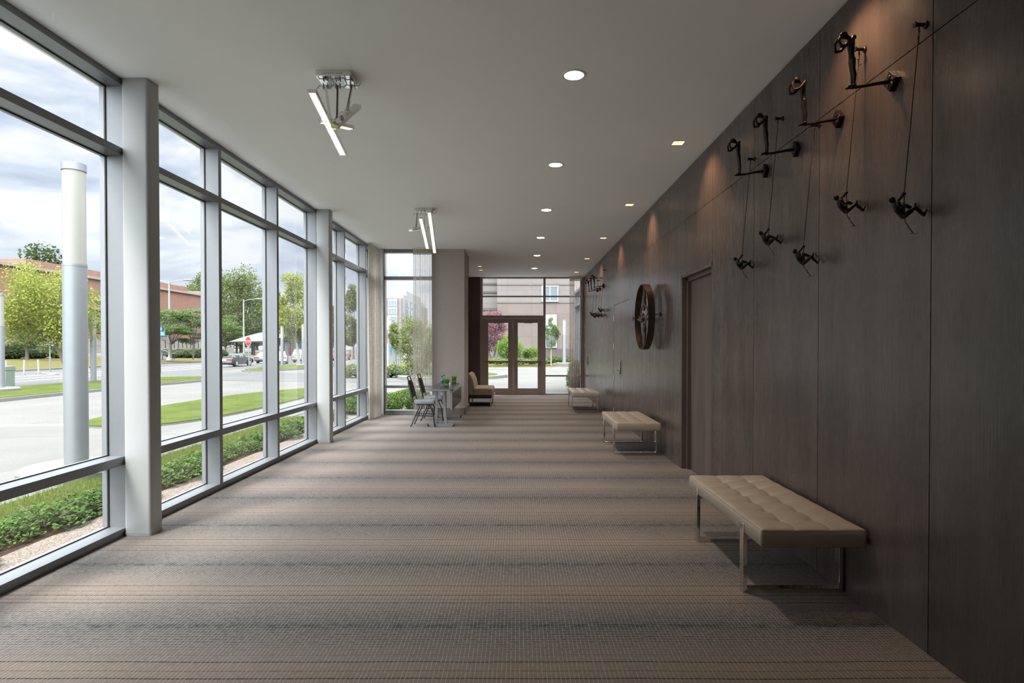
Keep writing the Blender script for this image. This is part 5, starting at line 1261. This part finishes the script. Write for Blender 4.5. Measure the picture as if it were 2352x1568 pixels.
part(MB().box(BX-30, BX, 60, 117, 2.8, 11.6), 'brick_wall', 'brick_red', bb_, True); part(MB().box(BX-29.9, BX+0.25, 60, 117, -0.8, 2.8), 'stone_base', 'stone_beige', bb_, True)
part(MB().box(BX-30, BX+0.3, 59.8, 117.2, 11.6, 11.95), 'roof_coping', 'stone_beige', bb_, True)
part(MB().box(BX-28, BX-0.5, 117, 124, -0.8, 12.6), 'corner_block', 'stone_beige', bb_, True)
part(MB().box(BX-34, BX-4, 80, 119, 11.9, 13.6), 'upper_storey', 'brick_red', bb_, True)
wins(bb_, [(92, 93.6, 4.5, 6.5), (98.5, 100.4, 2.9, 6.8), (103.5, 105.5, 2.9, 6.8), (109, 111, 4.5, 7.0), (84, 85.6, 4.5, 6.5)], 0, BX, mull=2)
part(MB().box(BX+0.3, BX+1.0, 60, 117, 7.0, 7.25).box(BX+0.0, BX+0.5, 60, 117, 6.9, 7.2), 'string_course', 'stone_beige', bb_, True)
st = root('entrance_stairs', 'pale stone steps with dark handrails left of the lamp post', 'stairs', (-52.5, 80, -0.5))
for k in range(6): part(MB().box(-58+0.0, -49.5-k*0.55, 78, 84, -0.6+0.18*k, -0.42+0.18*k), 'step', 'stone_beige', st, True)
for y in (78.2, 81, 83.8): part(MB().tube([(-49.8, y, 0.4), (-53.5, y, 1.55), (-57, y, 1.55)], 0.05, 6).tube([(-49.8, y, -0.5), (-49.8, y, 0.4)], 0.05, 6).tube([(-53.5, y, 0.4), (-53.5, y, 1.55)], 0.05, 6), 'handrail', 'black_plastic', st, True)
tw = root('terrace_wall', 'low pale terrace wall with dark railing behind the rounded shrubs', 'wall', (-56.5, 96, 0))
part(MB().box(-57.2, -56.5, 85, 115, -0.2, 1.2), 'parapet', 'stone_beige', tw, True)
rl = MB()
for k in range(16): y = 86+k*1.2; rl.box(-56.9, -56.8, y-0.04, y+0.04, 1.2, 2.5); rl.bar((-56.85, y, 1.3), (-56.85, y+1.2, 2.4), 0.05, 0.05)
rl.box(-56.9, -56.8, 86, 105.2, 2.42, 2.5)
part(rl, 'railing', 'black_plastic', tw, True)
# pale stone building across from the doors
SY = 62.0
fx = lambda p, Y=SY: (p-1191)*Y/F
fz = lambda p, Y=SY: CH+(794-p)*Y/F
sb = root('stone_building', 'pink and pale stone building with white windows, across from the glass doors', 'building', (4, SY, 0))
xL, xR_ = fx(1142), 34.0
part(MB().box(xL, xR_, SY, SY+20, -0.3, fz(801)), 'base_course', 'stone_base', sb, True)
part(MB().box(xL+0.02, xR_, SY+0.04, SY+20, fz(801), fz(695.5)), 'pink_wall', 'stone_pink', sb, True)
part(MB().box(xL, xR_, SY-0.02, SY+20, fz(695.5), 14), 'pale_wall', 'stone_pale', sb, True)
for a, b in ((654.6, 650.6), (617, 613)): part(MB().box(xL-0.02, xR_, SY-0.08, SY+19, fz(a), fz(b)), 'pink_band', 'stone_pink', sb, True)
part(MB().box(fx(1000), xL, SY+1.2, SY+20, 0, 14), 'side_wing', 'stone_pale', sb, True)
for a, b in ((651, 647), (670.5, 666.5), (711, 705.5)): part(MB().box(fx(1000), xL+0.01, SY+1.1, SY+1.3, fz(a), fz(b)), 'pink_band', 'stone_base', sb, True)
wins(sb, [(fx(1243.6), fx(1282.7), fz(693), fz(656)), (fx(1352), fx(1392), fz(693), fz(656))], 1, SY-0.04)
wins(sb, [(fx(1251.7), fx(1279), fz(798.6), fz(722.5)), (fx(1360), fx(1387), fz(798.6), fz(722.5))], 1, SY-0.02, mull=1)
part(MB().box(fx(1253), fx(1278), SY-0.14, SY, fz(747), fz(724)), 'window_blind', 'sign_white', sb, True); part(MB().box(fx(1253), fx(1278), SY-0.15, SY, fz(754.5), fz(751.5)), 'window_bar', 'sign_white', sb, True)
# white block far beyond the bay window
WB = 140.0; hx = lambda p, Y=WB: (p-1191)*Y/F; hz = lambda p, Y=WB: CH+(794-p)*Y/F
wbld = root('office_building', 'white and pink office block with blue windows seen through the bay window', 'building', (hx(905), WB, 0))
part(MB().box(hx(886), hx(922), WB, WB+40, 0, hz(684)), 'pink_tower', 'tile_pink', wbld, True)
part(MB().box(hx(891.5), hx(914), WB-0.4, WB, 0, hz(686)), 'white_bay', 'stone_white', wbld, True)
part(MB().box(hx(870), hx(886), WB+3, WB+40, 0, hz(700)), 'left_block', 'stone_white', wbld, True)
part(MB().box(hx(922), hx(922)+0.35, WB+0.6, WB+26, 0, hz(686)), 'white_side', 'stone_white', wbld, True)
sw = MB()
for k in range(4):
    for zz0 in (hz(702), hz(721), hz(740)): sw.box(hx(922)+0.36, hx(922)+0.42, WB+4+k*5.5, WB+7.5+k*5.5, zz0, zz0+1.6)
part(sw, 'side_windows', 'window_dark', wbld, True)
part(MB().box(hx(907, 150), -29.0, 150, 172, hz(690), hz(668.5, 150)), 'penthouse', 'stone_white', wbld, True); part(MB().box(hx(894, 144), -28.6, 144, 176, hz(690), hz(677, 144)), 'roof_parapet', 'stone_white', wbld, True)
wins(wbld, [(hx(893), hx(913), hz(a+12), hz(a)) for a in (691, 709, 727, 745, 763)], 1, WB-0.4, pane='window_blue', mull=3)
wins(wbld, [(hx(929), hx(934), hz(a+12), hz(a)) for a in (691, 709, 727)]+[(hx(938), hx(941), hz(a+9), hz(a)) for a in (697, 713)], 1, WB-0.1+3, pane='window_dark', mull=1)
mo = root('sign_monument', 'grey free standing sign slab with small blue and green marks beyond the bay window', 'sign', (P(905, 850, Y=34).x, 34, gz(-7)))
mx = lambda p: (p-1191)*34/F; mz = lambda p: CH+(794-p)*34/F
part(MB().box(mx(893), mx(919), 34, 34.35, gz(-7), mz(790)), 'slab', 'sign_grey', mo, True, bevel=0.01); part(MB().box(mx(886.5), mx(892.8), 34.0, 34.4, gz(-7), mz(789)), 'white_edge', 'sign_white', mo, True)
part(MB().box(mx(895.5), mx(899), 33.98, 34, mz(808), mz(797)), 'blue_mark', 'sign_blue', mo, True); part(MB().box(mx(912), mx(915), 33.98, 34, mz(838), mz(826)).box(mx(895.5), mx(898.5), 33.98, 34, mz(814), mz(809)), 'green_mark', 'box_green', mo, True)
tl = root('traffic_signal', 'thin grey post with a dark signal head beyond the bay window', 'traffic light', (hx(903, 60), 60, gz(-13)))
part(MB().tube([(0, 0, 0), (0, 0, hz(733, 60)-gz(-13))], 0.09, 8), 'post', 'pole_metal', tl); part(MB().box(-0.4, 0.5, -0.15, 0.15, hz(736, 60)-gz(-13), hz(730, 60)-gz(-13)), 'signal_head', 'sign_grey', tl)
wbx = root('white_billboard', 'blank white panel at the left edge of the bay window', 'sign', (hx(893, 80), 80, gz(-18)))
part(MB().box(hx(887.5, 80), hx(899, 80), 80, 80.5, hz(757, 80), hz(726, 80)), 'panel', 'sign_white', wbx, True); part(MB().box(hx(892.5, 80), hx(894, 80), 80.1, 80.4, gz(-18), hz(757, 80)), 'post', 'pole_metal', wbx, True)
fw = root('garden_wall', 'long low pale wall with square piers along the far street', 'wall', (-28, 118, -0.6))
part(MB().box(-44, -16, 118, 118.3, -0.7, 0.55), 'wall_body', 'stone_pale', fw, True)
for k in range(9): part(MB().box(-44+k*3.5-0.5, -44+k*3.5+0.5, 117.7, 118.6, -0.7, 1.3), 'pier', 'stone_white', fw, True)
# outer glazed wing to the right of the side light
wg = sroot('window_11', (2.3, 21, 0))
part(MB().box(2.26, 2.40, 23.3, 23.5, -0.05, H).box(2.26, 2.40, 20.9, 21.0, -0.05, H).box(2.26, 2.40, 18.6, 18.7, -0.05, H), 'mullion', 'aluminium', wg, True)
part(MB().box(2.26, 2.40, 18.6, 23.5, H-0.1, H).box(2.26, 2.40, 18.6, 23.5, 3.1, 3.17).box(2.26, 2.40, 18.6, 23.5, 0.55, 0.62).box(2.26, 2.40, 18.6, 23.5, -0.05, 0.05), 'transom', 'aluminium', wg, True)
part(MB().box(2.37, 2.38, 18.6, 23.5, 0.0, H), 'glass_pane', 'window_blue', wg, True)
struct(MB().box(2.28, 12, 18.5, 23.6, H, H+0.6).box(2.42, 12, 18.6, 23.45, -0.1, H), 'wall_wing', 'wallcover')
